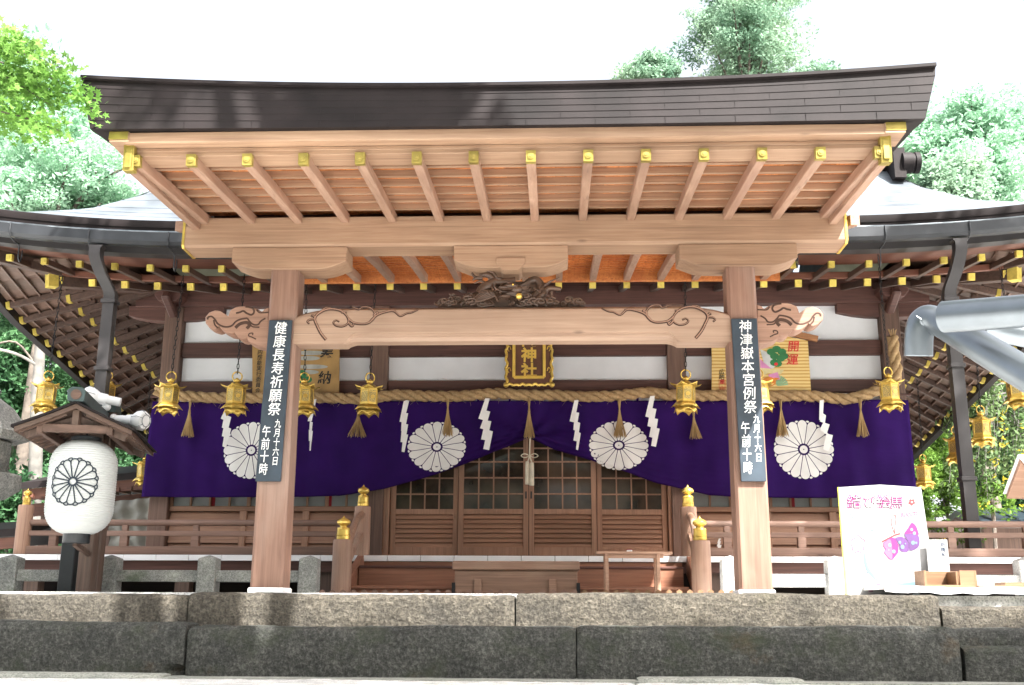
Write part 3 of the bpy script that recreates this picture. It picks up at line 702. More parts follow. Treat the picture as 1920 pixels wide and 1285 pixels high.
# four sliding doors
DX = [-2.30, -1.15, 0.03, 1.165, 2.34]
hbeam(-2.40, 2.40, .50, .63, YW-.10, YW+.14, 'door_sill', 'door')
hbeam(-2.40, 2.40, 2.75, 2.95, YW-.10, YW+.14, 'door_head', 'door')
for a, b, x in ((-2.42, -2.31, 0), (2.35, 2.42, 0)): hbeam(a, b, .63, 2.75, YW-.08, YW+.12, 'door_jamb', 'doorZ')
for i in range(4):
    a, b = DX[i]+.005, DX[i+1]-.005; yo = YW-.03 if i in (1, 2) else YW+.03
    fr = MB(); st = .085
    fr.box(a, a+st, yo-.03, yo+.03, .63, 2.75); fr.box(b-st, b, yo-.03, yo+.03, .63, 2.75)
    fr.box(a+st, b-st, yo-.025, yo+.025, .63, .80); fr.box(a+st, b-st, yo-.025, yo+.025, 1.34, 1.43); fr.box(a+st, b-st, yo-.025, yo+.025, 2.66, 2.75)
    d_ = fr.build('sliding_door', M['doorZ'], hall, bevel=.004)
    m = MB()
    for k in range(7):
        z = .80+.0772*k; m.prismx([(yo-.022, z), (yo+.012, z+.074), (yo+.022, z+.074), (yo+.022, z)], a+st, b-st)
    m.build('louvre', M['door'], d_, bevel=.003)
    m = MB(); m.box(a+st, b-st, yo+.006, yo+.012, 1.43, 2.66); m.build('glass_pane', M['glass'], d_)
    m = MB()
    for k in range(1, 4): x = a+st+(b-a-2*st)*k/4; m.box(x-.012, x+.012, yo-.014, yo+.004, 1.43, 2.66)
    for z in (1.68, 1.95, 2.22, 2.45): m.box(a+st, b-st, yo-.016, yo+.003, z-.012, z+.012)
    m.build('lattice', M['doorZ'], d_)
    if i in (1, 2):
        x = (b-.04) if i == 1 else (a+.04); m = MB(); m.box(x-.014, x+.014, yo-.033, yo-.028, 1.60, 1.72); m.build('handle', M['black'], d_)
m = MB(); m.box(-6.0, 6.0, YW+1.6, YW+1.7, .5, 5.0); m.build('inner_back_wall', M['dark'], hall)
m = MB()
for s in (-1, 1): m.box(*sorted((s*6.1, s*6.2)), YW+.1, 15.5, .5, 5.2)
m.build('side_wall', M['hallZ'], hall)
# veranda floor with painted board ends, dark sheet standing in for the shade under it
vz0, vz1 = .445, .52
m = MB(); m.box(-7.4, 7.4, 3.83, 7.0, .47, .53); m.build('veranda_floor', M['oldboard'], hall)
n = 32; wv = 14.8/n
for i in range(n):
    m = MB(); m.box(-7.4+wv*i+.004, -7.4+wv*(i+1)-.004, 3.78, 3.84, .445, .522); m.build('board_end', M['white'], hall, bevel=.002)
m = MB(); m.box(-7.4, 7.4, 3.88, 3.95, .30, .444); m.build('veranda_edge_beam', M['hallX'], hall)
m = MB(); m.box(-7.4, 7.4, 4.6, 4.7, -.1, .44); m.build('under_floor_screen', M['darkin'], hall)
for x in (-6.9, -4.75, -2.7, 2.7, 4.75, 6.9):
    m = MB(); m.box(x-.10, x+.10, 3.95, 4.15, -.04, .44); m.build('floor_post', M['oldwood'], hall)
# balustrade
for s in (-1, 1):
    x0, x1 = sorted((s*2.40, s*7.1))
    YR = 3.97
    m = MB(); m.tube([(x0, YR, .965+.01), (x1, YR, .975)], .045, 12); m.build('top_rail', M['rail'], hall, smooth=40)
    m = MB(); m.box(x0, x1, YR-.04, YR+.04, .79, .86); m.build('middle_rail', M['rail'], hall, bevel=.004)
    m = MB(); m.box(x0, x1, YR-.06, YR+.06, .535, .645); m.build('foot_rail', M['rail'], hall, bevel=.004)
    for x in np.arange(x0+.45, x1, 1.02):
        m = MB(); m.box(x-.055, x+.055, YR-.045, YR+.045, .645, .79); m.box(x-.04, x+.04, YR-.035, YR+.035, .86, .94); m.build('baluster', M['rail'], hall, bevel=.004)
GIB = [(0, 0), (.062, 0), (.066, .01), (.064, .06), (.068, .065), (.068, .075), (.063, .08), (.061, .16), (.065, .165), (.060, .19), (.038, .20), (.034, .22), (.05, .235), (.066, .26), (.068, .285), (.058, .315), (.034, .335), (.014, .35), (.006, .375), (0, .39)]
def newel(x, y, z0, z1, r, k=1.0, host=hall):
    m = MB(); m.lathe([(0, z0), (r, z0), (r, z1-.02), (r*.94, z1), (0, z1)], (x, y, 0), 24); o = m.build('newel_post', M['newel'], host, smooth=35)
    m = MB(); m.lathe([(a*k*r/.075, z1+b*k) for a, b in GIB], (x, y, 0), 24); m.build('onion_finial', M['brass'], o, smooth=35); return o
newel(-7.1, 3.97, .53, 1.22, .105, .62); newel(7.1, 3.97, .53, 1.22, .105, .62)
for s in (-1, 1):
    q = P(680 if s < 0 else 1291, 968, 3.9); newel(q.x, 3.9, .45, 1.20, .115, .80)
    q2 = P(643 if s < 0 else 1313, 1016, 2.65); newel(q2.x, 2.65, -.04, .665, .125, .80)
    m = MB(); m.tube(spline([(q.x, 3.80, 1.08), (q.x, 3.4, .95), (q2.x, 2.9, .56), (q2.x, 2.72, .50)], 5), .05, 10); m.build('stair_handrail', M['newel'], hall, smooth=40)
    m = MB(); m.beam((q.x, 3.8, .80), (q2.x, 2.75, .28), .06, .09); m.build('stair_rail', M['newel'], hall, bevel=.005)
    m = MB(); m.beam((q.x-s*.02, 3.8, .40), (q2.x-s*.02, 2.7, -.02), .09, .26); m.build('stair_string', M['stair'], hall, bevel=.005)
m = MB(); m.box(-2.16, 2.16, 2.80, 3.40, .055, .098); m.build('stair_tread', M['stair'], hall, bevel=.008)
m = MB(); m.box(-2.14, 2.14, 2.86, 2.89, -.04, .055); m.build('stair_riser', M['stair'], hall)
m = MB(); m.box(-2.16, 2.16, 3.36, 3.40, .098, .335); m.build('stair_riser', M['stair'], hall)
m = MB(); m.box(-2.16, 2.16, 3.34, 3.80, .335, .37); m.build('stair_tread', M['hallX'], hall, bevel=.008)
m = MB(); m.box(-2.2, 2.2, 3.80, 3.87, .02, .44); m.build('stair_back_board', M['stair'], hall)
# gutter, hooks and downspouts
for s in (-1, 1):
    xs = np.linspace(s*3.3, s*EX, 24)
    R = [[(x, y, z+esori(x)*.95) for y, z in ((3.82, 5.275), (3.82, 5.13), (3.87, 5.085), (3.98, 5.085), (4.02, 5.13), (4.02, 5.26), (4.00, 5.26), (4.0, 5.14), (3.96, 5.105), (3.88, 5.105), (3.845, 5.14), (3.845, 5.275))] for x in xs]
    m = MB(); m.loft(R); gt = m.build('gutter', M['gutter'], hall, smooth=30)
    m = MB(); m.tube([(x, 3.83, 5.285+esori(x)*.95) for x in xs], .014, 6); m.build('gutter_lip', M['steel'], gt, smooth=60)
    for x in np.arange(4.1, 8.8, 1.22):
        x = s*x; z = esori(x)*.95
        m = MB(); m.tube(spline([(x, 3.81, 5.28+z), (x, 3.81, 5.10+z), (x, 3.95, 5.04+z), (x, 4.12, 5.02+z), (x, 4.14, 4.84+z), (x, 4.20, 4.78+z), (x, 4.24, 4.86+z), (x, 4.24, 4.98+z)], 4), .010, 6); m.build('gutter_hook', M['gutter'], gt, smooth=60)
    qt = P(183, 470, 3.95) if s < 0 else P(1797, 458, 3.95)
    qb = P(197, 560, 3.95) if s < 0 else P(1789, 556, 3.95)
    m = MB(); sec = lambda c_, a=.085, b=.075: [(c_[0]-a, c_[1]-b, c_[2]), (c_[0]+a, c_[1]-b, c_[2]), (c_[0]+a, c_[1]+b, c_[2]), (c_[0]-a, c_[1]+b, c_[2])]
    pth = spline([(qt.x, 3.93, qt.z+.06), (qt.x, 3.93, qt.z-.12), (qt.x*.55+qb.x*.45, 4.0, (qt.z+qb.z)/2), (qb.x, 4.12, qb.z+.14), (qb.x, 4.14, qb.z)], 6)
    m.loft([sec(c_, .11 if i < 2 else .085) for i, c_ in enumerate(pth)])
    m.loft([sec((qb.x, 4.14, qb.z+.06)), sec((qb.x, 4.14, -.04))])
    dsp = m.build('downspout', M['pipe'], hall, smooth=30)
    m = MB()
    for z in (qb.z, 3.25, 1.62):
        m = MB(); m.box(qb.x-.11, qb.x+.11, 4.04, 4.24, z-.03, z+.03); m.build('pipe_collar', M['pipe'], dsp, bevel=.008)

# ================================================================== CURTAIN WITH CRESTS
YC = 6.58
def PC(x, y): return P(x, y, YC)
CB = [(PC(a, b).x, PC(a, b).z) for a, b in ((272, 932), (440, 933), (560, 932), (640, 930), (720, 918), (800, 896), (860, 876), (910, 856), (960, 836), (980, 827), (992, 822), (1005, 827), (1040, 843), (1090, 858), (1130, 870), (1230, 906), (1330, 929), (1390, 933), (1500, 934), (1600, 934), (1716, 936))]
CX0, CX1 = PC(279, 850).x, PC(1712, 850).x
CZT = PC(960, 752).z; AP = CB[10]
def cur_y(x, z):
    zb = interp(x, CB); d = max(0, z-zb); a = Vector((x-AP[0], z-AP[1])); r_ = a.length
    near = math.exp(-(r_/1.7)**2)
    y = YC+.018*math.sin(x*3.1)+.012*math.sin(x*8.7+z*1.4)+.006*math.sin(x*17+1)
    y -= .030*math.exp(-d/.18)*math.sin(d*62)*max(0, 1-abs(x-AP[0])/3.6)**.7
    y -= .05*near*math.sin(10*math.atan2(a.x, -a.y+.001)*.9)*math.exp(-d/.6)
    y -= .05*max(0, 1-d/.5)*max(0, 1-abs(x-AP[0])/3)
    return y
cl = new_mat('purple_cloth'); t, b = cl[1], cl[2]
n = nd(t, 'ShaderNodeTexNoise', Scale=1.4, Detail=4); t.links.new(coords(t), n.inputs[0])
t.links.new(ramp(t, n.outputs[0], [(.3, (.017, .003, .060)), (.7, (.027, .005, .092))]), b.inputs['Base Color']); b.inputs['Roughness'].default_value = .75
b.inputs['Specular IOR Level'].default_value = .1
n = nd(t, 'ShaderNodeTexNoise', Scale=2.4, Detail=5); t.links.new(coords(t, (.5, 1, 1.8)), n.inputs[0]); bump(t, b, n.outputs[0], .35, .03)
M['purple'] = cl[0]
cur = thing('shrine_curtain', 'wide purple curtain with four white crests, hem tied up above the doors', 'curtain', (0, YC, 2.5))
R = []
NXc, NZc = 240, 40
for i in range(NXc+1):
    x = CX0+(CX1-CX0)*i/NXc; zb = interp(x, CB); R.append([(x+(.03*(CZT-(zb+(CZT-zb)*j/NZc)))*(abs(x)/6)*(-1 if x < 0 else .3), cur_y(x, zb+(CZT-zb)*j/NZc), zb+(CZT-zb)*j/NZc) for j in range(NZc+1)])
m = MB(); m.loft(R, cap=False, closed=False); o = m.build('cloth', M['purple'], cur, smooth=70)
o.modifiers.new('thick', 'SOLIDIFY').thickness = .004
m = MB()
for i in range(24): x = CX0+.2+(CX1-CX0-.4)*i/23; m.box(x-.02, x+.02, YC-.01, YC+.02, CZT-.01, CZT+.09)
m.build('hanging_loop', M['purple'], cur, kind='stuff')
m = MB(); m.tube([(CX0-.05, YC+.01, CZT+.09), (CX1+.05, YC+.01, CZT+.09)], .022, 8); m.build('rod', M['hallX'], cur)
PA = PI/16
def petal_strips(R, gap, n=16, r0=.20):
    """16 rounded petals, each as a list of quads in the unit disc"""
    out = []
    for k in range(n):
        a = 2*PI*k/n+PA*0; ca, sa = math.cos(a), math.sin(a); rows = []
        for i in range(12):
            r = r0+(.84-r0)*i/7 if i <= 7 else .84+.16*math.sin((i-7)/4*PI/2)
            wd = (r*math.tan(PA)-gap) if i <= 7 else (.84*math.tan(PA)-gap)*math.sqrt(max(0.0, 1-((r-.84)/.16)**2))
            wd = max(wd, .004)
            rows.append([(r*ca-q*wd*sa, r*sa+q*wd*ca) for q in (-1, -.4, .4, 1)])
        out.append(rows)
    return out
def crest_mesh(cx, cz, rx, rz, warp, tilt=0.):
    m = MB()
    def put(u, v):
        return warp(cx+u*rx, cz+v*rz)
    for rows in petal_strips(1, .012):
        m.loft([[put(*p) for p in r] for r in rows], cap=False, closed=False)
    for k in range(16):
        a = 2*PI*(k+.5)/16; pts = []
        c0 = .955
        for q in range(9):
            t_ = PI*q/8; rr = c0+.045*math.sin(t_); aa = a+.058*math.cos(t_); pts.append((rr*math.cos(aa), rr*math.sin(aa)))
        pts.append((.925*math.cos(a), .925*math.sin(a)))
        m.add([put(*p) for p in pts], [tuple(range(len(pts)))])
    ring = [[put(r*math.cos(2*PI*k/24), r*math.sin(2*PI*k/24)) for k in range(24)] for r in (.02, .08, .135)]
    m.loft(ring, cap=False); return m
cw = lambda x, z: (x, cur_y(x, z)-.011, z)
for px, py, rx, rz in ((472, 845, 53, 53), (819, 838, 55, 47), (1160, 836, 56, 46), (1507, 843, 56, 55)):
    q = PC(px, py); e = PC(px+rx, py).x-q.x; f_ = PC(px, py-rz).z-q.z
    m = crest_mesh(q.x, q.z, e, f_, cw); m.build('crest', M['paper'], cur, smooth=70)
# cord tying up the hem, with two ivory tassels
tc = thing('tie_cord', 'ivory cord with a bow and two long tassels tying up the purple curtain', 'cord', (AP[0], YC-.1, AP[1]))
q = P(993, 855, YC-.14); m = MB()
m.tube([(AP[0]+.02, YC-.08, AP[1]+.03), (q.x, YC-.14, q.z+.10), (q.x, YC-.14, q.z-.02)], .012, 6)
for s in (-1, 1):
    m.tube(spline([(q.x, YC-.14, q.z), (q.x+s*.08, YC-.15, q.z+.035), (q.x+s*.14, YC-.15, q.z), (q.x+s*.08, YC-.15, q.z-.03), (q.x, YC-.14, q.z)], 5), .009, 6)
    m.tube([(q.x, YC-.15, q.z), (q.x+s*.03, YC-.15, q.z-.10)], .011, 6)
m.build('bow', M['ivory'], tc, smooth=60)
for s in (-1, 1):
    m = MB(); m.lathe([(0, 0), (.03, -.005), (.037, -.05), (.040, -.37), (.035, -.385), (0, -.385)], (q.x+s*.037, YC-.15-.01*s, q.z-.09-.02*(s > 0)), 12); m.build('cord_tassel', M['ivory'], tc, smooth=40)

# ================================================================== STRAW ROPE, TASSELS, PAPER STREAMERS
YRp = 6.50
RP = [P(a, b, YRp) for a, b in ((292, 733), (330, 741), (400, 746), (480, 746), (560, 744), (640, 747), (690, 748), (740, 741), (800, 743), (860, 743), (930, 738), (985, 741), (1040, 741), (1090, 744), (1160, 742), (1215, 736), (1260, 741), (1330, 742), (1400, 741), (1450, 743), (1500, 742), (1545, 745), (1590, 748), (1630, 738), (1660, 728), (1676, 720))]
RP += [Vector((P(1680, 700, YRp).x, YRp-.03, P(1680, 700, YRp).z)), P(1676, 660, YRp-.05), P(1674, 632, YRp-.05)]
rope = thing('straw_rope', 'thick twisted straw rope strung across the hall front above the purple curtain', 'rope', tuple(RP[0]))
def twisted(path, R0, r, turns_per_m, n=6, k=3):
    pts = spline(path, n); L = [0]
    for a, b in zip(pts, pts[1:]): L.append(L[-1]+(b-a).length)
    # resample
    N = int(L[-1]/.035); rs = []; j = 0
    for i in range(N+1):
        d = L[-1]*i/N
        while j < len(L)-2 and L[j+1] < d: j += 1
        t_ = (d-L[j])/max(1e-6, L[j+1]-L[j]); rs.append(pts[j].lerp(pts[j+1], t_))
    m = MB()
    for s_ in range(k):
        out = []
        for i, p in enumerate(rs):
            d = (rs[min(i+1, N)]-rs[max(i-1, 0)]).normalized(); a = d.cross(Vector((0, 1, 0))).normalized(); b = d.cross(a)
            an = 2*PI*(s_/k+turns_per_m*L[-1]*i/N); out.append(p+(a*math.cos(an)+b*math.sin(an))*R0)
        m.tube(out, [r*(1+.12*math.sin(i*1.7+s_)) for i in range(N+1)], 7)
    return m, rs
m, rs = twisted(RP, .048, .052, 1.7); ro = m.build('strands', M['straw'], rope, smooth=60)
m = MB(); rr = random.Random(5)
for i in range(460):
    p = rs[rr.randrange(len(rs))]; a = rr.random()*6.28; o1 = Vector((rr.uniform(-.04, .04), math.cos(a)*.09, math.sin(a)*.09)); o2 = o1*1.1+Vector((rr.uniform(-.08, .08), rr.uniform(-.02, .02), rr.uniform(-.09, .02)))
    m.tube([p+o1, p+o2], [.0022, .001], 3)
m.build('loose_fibre', M['straw'], rope, kind='stuff')
e = RP[-1]; m = MB()
for i in range(26):
    a = rr.random()*6.28; m.tube([e+Vector((.02*math.cos(a), .02*math.sin(a), -.02)), e+Vector((.07*math.cos(a), .05*math.sin(a), .11+.03*rr.random()))], [.006, .003], 4)
m.build('frayed_end', M['straw'], rope)
def straw_tassel(px, top, bot, label, wid=.11, n=46, seed=0, lean=0):
    a = P(px, top, YRp-.06); b = P(px, bot, YRp-.06); rr = random.Random(seed); H = a.z-b.z
    t_ = thing('straw_tassel', label, 'straw tassel', (a.x, YRp-.06, a.z), 'straw tassels hanging from the rope')
    m = MB()
    for k in range(2): m.tube([(a.x+.014*math.cos(6*i+k*PI), YRp-.06+.014*math.sin(6*i+k*PI), a.z-H*.36*i/8) for i in range(9)], .013, 6)
    m.build('cord', M['tassel'], t_, smooth=60)
    m = MB()
    for i in range(n):
        an = rr.random()*6.28; r1 = math.sqrt(rr.random()); u = Vector((math.cos(an)*r1, math.sin(an)*r1*.7, 0))
        m.tube(spline([Vector((a.x, YRp-.06, a.z-H*.34))+u*.012, Vector((a.x+lean*.3, YRp-.06, a.z-H*.55))+u*.04, Vector((a.x+lean+.02*(rr.random()-.5), YRp-.06, b.z+.05*rr.random()))+u*wid], 3), [.008]*5+[.007, .005], 4)
    m.build('straw_bundle', M['tassel'], t_); return t_
straw_tassel(357, 752, 820, 'short straw tassel at the far left of the rope, beside the leftmost crest', seed=1)
straw_tassel(673, 752, 821, 'double straw tassel half hidden behind the lantern left of the middle', wid=.17, seed=2)
straw_tassel(840, 748, 819, 'straw tassel overlapping the top of the second crest', seed=3)
straw_tassel(992, 745, 823, 'straw tassel directly above the tied-up middle of the curtain', seed=4)
straw_tassel(1161, 748, 822, 'straw tassel hanging over the middle of the third crest', seed=5)
straw_tassel(1300, 765, 824, 'straw tassel poking out below the lantern left of the right pillar', seed=6, lean=.03)
straw_tassel(1463, 745, 820, 'straw tassel overlapping the upper left edge of the rightmost crest', seed=7)
straw_tassel(1612, 747, 820, 'straw tassel nearest the right end of the curtain', seed=8)
def streamer(pts_px, label, th=.006, YRp=6.50):
    """folded paper: pts are the quads of the zigzag, top to bottom, as four px corners each"""
    first = P(*pts_px[0][0], YRp-.10); t_ = thing('paper_streamer', label, 'paper streamer', tuple(first), 'white zigzag paper streamers on the rope')
    for k, quad in enumerate(pts_px):
        y = YRp-.10-.008*(k % 2)
        q = [P(a, b, y) for a, b in quad]; m = MB(); m.loft([[(v.x, y+.012*(j in (1, 2)), v.z) for j, v in enumerate(q)], [(v.x, y+th+.012*(j in (1, 2)), v.z) for j, v in enumerate(q)]])
        m.build('paper_fold', M['paper'], t_)
    return t_
def zig(x, y, sc=1.0, dirn=1):
    Z = [[(3, 0), (10, 0), (0, 40), (-8, 40)], [(-3, 22), (8, 24), (-1, 58), (-12, 56)], [(-4, 42), (9, 44), (0, 76), (-13, 74)], [(-1, 62), (11, 64), (5, 92), (-5, 92)]]
    Z = [[(3, 0), (10, 0), (2, 40), (-7, 38)], [(4, 23), (9, 25), (2, 56), (-6, 54)], [(3, 41), (10, 43), (4, 74), (-6, 72)], [(4, 60), (10, 62), (5, 96), (-2, 96)]] if sc < 1 else Z
    return [[(x+a*dirn, y+b) for a, b in qd] for qd in Z]
streamer([[(425, 760), (433, 760), (420, 788), (414, 785)], [(421, 777), (433, 782), (427, 806), (416, 802)], [(420, 798), (433, 804), (428, 822), (416, 818)], [(421, 812), (430, 817), (423, 840), (417, 837)]], 'folded paper streamer below the lantern at the left edge of the leftmost crest')
streamer([[(584, 750), (593, 748), (584, 790), (577, 790)], [(581, 790), (586, 792), (584, 808), (580, 806)], [(579, 806), (586, 808), (584, 828), (579, 827)], [(581, 826), (584, 826), (582, 845), (580, 845)]], 'narrow paper streamer seen edge-on beside the left pillar')
streamer([[(757, 752), (767, 751), (757, 792), (749, 791)], [(754, 775), (765, 775), (758, 810), (752, 808)], [(754, 794), (765, 796), (759, 830), (751, 829)], [(756, 814), (765, 815), (758, 848), (753, 847)]], 'slender paper streamer at the left edge of the second crest')
streamer([[(910, 747), (918, 747), (907, 788), (897, 785)], [(912, 770), (919, 772), (909, 806), (900, 803)], [(910, 788), (921, 790), (913, 826), (902, 824)], [(914, 806), (924, 809), (917, 844), (906, 842)]], 'broad paper streamer right of the second crest')
streamer([[(1077, 751), (1085, 750), (1077, 792), (1068, 790)], [(1078, 773), (1086, 774), (1080, 808), (1075, 806)], [(1081, 791), (1088, 793), (1083, 828), (1075, 826)], [(1083, 810), (1089, 812), (1084, 844), (1080, 843)]], 'paper streamer left of the third crest with a curled end')
streamer([[(1219, 743), (1228, 742), (1220, 784), (1210, 781)], [(1220, 765), (1231, 767), (1224, 802), (1214, 799)], [(1224, 784), (1234, 786), (1228, 822), (1217, 819)], [(1226, 802), (1237, 804), (1230, 838), (1221, 836)]], 'broad paper streamer right of the third crest')
streamer([[(1537, 751), (1545, 750), (1543, 785), (1536, 788)], [(1543, 775), (1549, 779), (1547, 794), (1537, 790)], [(1544, 792), (1556, 796), (1550, 815), (1537, 806)], [(1550, 813), (1562, 816), (1555, 847), (1543, 843)]], 'long paper streamer across the rightmost crest')

# ================================================================== HANGING GILT LANTERNS
def chain_mesh(L):
    m = MB(); n = int(L/.075)
    for i in range(n):
        z = L*(i+.5)/n; pts = []
        for k in range(9):
            a = 2*PI*k/8; u, v = .018*math.cos(a), .048*math.sin(a); pts.append((u, 0, z+v) if i % 2 else (0, u, z+v))
        m.tube(pts, .0062, 4, cap=False)
    return m
def make_lantern(name, label, L):
    t_ = thing(name, label, 'hanging lantern', (0, 0, 0), 'gilt lanterns hanging under the eaves')
    # local z: 0 = lowest skirt tip, ring top about .70
    m = MB(); m.torus((0, 0, .615), .075, .011, 'Y', 24, 7); m.build('ring', M['brass'], t_, smooth=60)
    m = MB(); m.lathe([(0, .50), (.022, .50), (.022, .515), (.05, .525), (.058, .545), (.05, .565), (.026, .575), (.018, .59), (0, .60)], n=16); m.build('knob', M['brass'], t_, smooth=50)
    hexa = lambda r, z, a0=0: [(r*math.cos(a0+PI*k/3), r*math.sin(a0+PI*k/3), z) for k in range(6)]
    # roof with six upturned petal tips
    m = MB(); R = []
    for r, z in ((.03, .508), (.08, .495), (.13, .465), (.155, .440)):
        R.append([(r*math.cos(PI*k/6), r*math.sin(PI*k/6), z) for k in range(12)])
    R.append([((.225 if k % 2 == 0 else .165)*math.cos(PI*k/6), (.225 if k % 2 == 0 else .165)*math.sin(PI*k/6), .452 if k % 2 == 0 else .425) for k in range(12)])
    R.append([((.250 if k % 2 == 0 else .17)*math.cos(PI*k/6), (.250 if k % 2 == 0 else .17)*math.sin(PI*k/6), .478 if k % 2 == 0 else .428) for k in range(12)])
    m.loft(R, cap=False)
    o = m.build('lantern_roof', M['gold'], t_, smooth=30); o.modifiers.new('thick', 'SOLIDIFY').thickness = .006
    m = MB(); a0 = 0
    m.loft([hexa(.147, .175), hexa(.147, .20), hexa(.140, .203), hexa(.140, .405), hexa(.147, .408), hexa(.147, .435)])
    bd = m.build('lantern_body', M['gold'], t_, bevel=.002)
    for k in range(6):                                  # pierced panel on each side, with a round boss
        a = PI/6+PI*k/3; n_ = Vector((math.cos(a), math.sin(a), 0)); s_ = Vector((-math.sin(a), math.cos(a), 0)); c_ = n_*(.140*math.cos(PI/6)+.0015)
        m = MB()
        for z0, z1, w_ in ((.215, .375, .056), (.386, .400, .050)):
            m.loft([[c_+n_*d+s_*(w_*i)+Vector((0, 0, z)) for i, z in ((-1, z0), (1, z0), (1, z1), (-1, z1))] for d in (0, .003)])
        o = m.build('pierced_panel', M['goldlat'], bd)
        if k % 2 == 0:
            m = MB(); m.tube([c_+n_*.003+Vector((0, 0, .295)), c_+n_*.009+Vector((0, 0, .295))], .034, 16); m.tube([c_+n_*.009+Vector((0, 0, .295)), c_+n_*.014+Vector((0, 0, .295))], .016, 10); m.build('crest_boss', M['gold'], bd)
        m = MB(); e_ = Vector((math.cos(PI*k/3), math.sin(PI*k/3), 0))*.142; m.tube([e_+Vector((0, 0, .20)), e_+Vector((0, 0, .41))], .008, 6); m.build('corner_post', M['gold'], bd)
    # flared skirt with scalloped legs
    m = MB(); R = []
    def sk(r, r2, z, z2): return [((r if k % 4 == 0 else r2)*math.cos(PI*k/12), (r if k % 4 == 0 else r2)*math.sin(PI*k/12), z if k % 4 == 0 else z2) for k in range(24)]
    R.append(sk(.145, .128, .185, .185)); R.append(sk(.190, .165, .135, .14)); R.append(sk(.232, .19, .085, .115))
    m.loft(R, cap=False); o = m.build('skirt', M['gold'], t_, smooth=30); o.modifiers.new('thick', 'SOLIDIFY').thickness = .005
    m = MB(); R = []
    def lg(r, dz): return [(r*(1 if k % 4 == 0 else .93)*math.cos(PI*k/12), r*(1 if k % 4 == 0 else .93)*math.sin(PI*k/12), dz[k % 4]) for k in range(24)]
    R.append(lg(.150, (.10, .10, .10, .10))); R.append(lg(.185, (.0, .045, .062, .045)))
    m.loft(R, cap=False); o = m.build('scalloped_foot', M['gold'], t_, smooth=30); o.modifiers.new('thick', 'SOLIDIFY').thickness = .005
    m = MB(); m.lathe([(0, .10), (.14, .10), (.14, .112), (0, .112)], n=6); m.build('floor_plate', M['gold'], t_)
    m = chain_mesh(L); m.v = [(a, b, c_+.665) for a, b, c_ in m.v]; m.build('chain', M['iron'], t_)
    return t_
YL = 5.12
LPOS = [(313, 778, YL, 12, 'gilt lantern in front of the left hall post, above the paper lantern\'s roof'),
        (440, 779, YL, 30, 'gilt lantern with a paper streamer showing below it, left of the left pillar'),
        (570, 780, YL, 20, 'gilt lantern partly hidden behind the left pillar\'s signboard'),
        (690, 781, YL, 35, 'gilt lantern with two straw tassel ends below it'),
        (1286, 776, YL, 8, 'gilt lantern just left of the right pillar'),
        (1428, 774, YL, 15, 'gilt lantern almost wholly hidden behind the right pillar'),
        (1671, 772, YL, 22, 'gilt lantern in front of the right hall post, beside the hanging rope end'),
        (82, 776, YL, 40, 'gilt lantern at the far left against dark trees'),
        (196, 768, 7.3, 10, 'gilt lantern half hidden behind the left downspout'),
        (270, 912, 9.6, 25, 'small gilt lantern peeping out left of the purple curtain'),
        (1912, 766, YL, 30, 'gilt lantern cut off by the right picture edge'),
        (1843, 838, 6.6, 15, 'gilt lantern just right of the right downspout'),
        (1797, 872, 7.9, 5, 'shaded gilt lantern just left of the right downspout'),
        (1789, 1043, 16.7, 12, 'tiny gilt lantern seen between the right veranda rails'),
        (1734, 917, 10.6, 18, 'dim gilt lantern above the poster board')]
proto = make_lantern('hanging_lantern', LPOS[0][4], 1.62)
for i, (px, py, Y, ang, lab) in enumerate(LPOS):
    o = proto if i == 0 else copy_tree(proto)
    q = P(px, py, Y); o.location = q; o.rotation_euler = (rad(1.6*math.sin(i*2.3)), rad(1.8*math.cos(i*1.7)), rad(ang)); o['label'] = lab

# ================================================================== SIGNS, PLAQUE, VOTIVE BOARDS
def sign(px4, lines, label, tilt):
    q = [P(a, b, -.20) for a, b in px4]; zt = (q[0].z+q[1].z)/2; zb = (q[2].z+q[3].z)/2
    t_ = thing('sign_board', label, 'sign board', tuple(q[0]), 'blue-black signboards on the porch pillars')
    xl = lambda z: q[0].x+(q[3].x-q[0].x)*(zt-z)/(zt-zb); xr = lambda z: q[1].x+(q[2].x-q[1].x)*(zt-z)/(zt-zb)
    m = MB(); m.prism([(q[0].x, zt), (q[3].x, zb), (q[2].x, zb), (q[1].x, zt)], -.205, -.178); m.build('board', M['signboard'], t_, bevel=.003)
    for txt, u, z0, z1, sx in lines:
        h = (zt-zb)*(z1-z0)/len(txt)/1.0; n_ = len(txt)
        for i, ch in enumerate(txt):
            z = zt-(zt-zb)*(z0+(z1-z0)*(i+.5)/n_); x = xl(z)+(xr(z)-xl(z))*u
            lettering(ch, x, z, -.2055, h*1.0, M['signwhite'], t_, sx=sx*.97, bold=.004, name='brush_character', top=False, shear=.07)
    return t_
sign([(505, 600), (548, 601), (526, 904), (479, 902)], [('健康長寿祈願祭', .52, .015, .61, .98), ('九月十六日', .72, .625, .91, .74), ('午前十時', .27, .665, .97, .74)], 'dark signboard on the left pillar, white characters beginning 健康長寿', 0)
sign([(1371, 598), (1419, 597), (1437, 902), (1390, 904)], [('神津嶽本宮例祭', .52, .015, .60, 1.0), ('九月十六日', .74, .60, .89, .74), ('午前十時', .28, .645, .965, .74)], 'dark signboard on the right pillar, white characters beginning 神津嶽', 0)
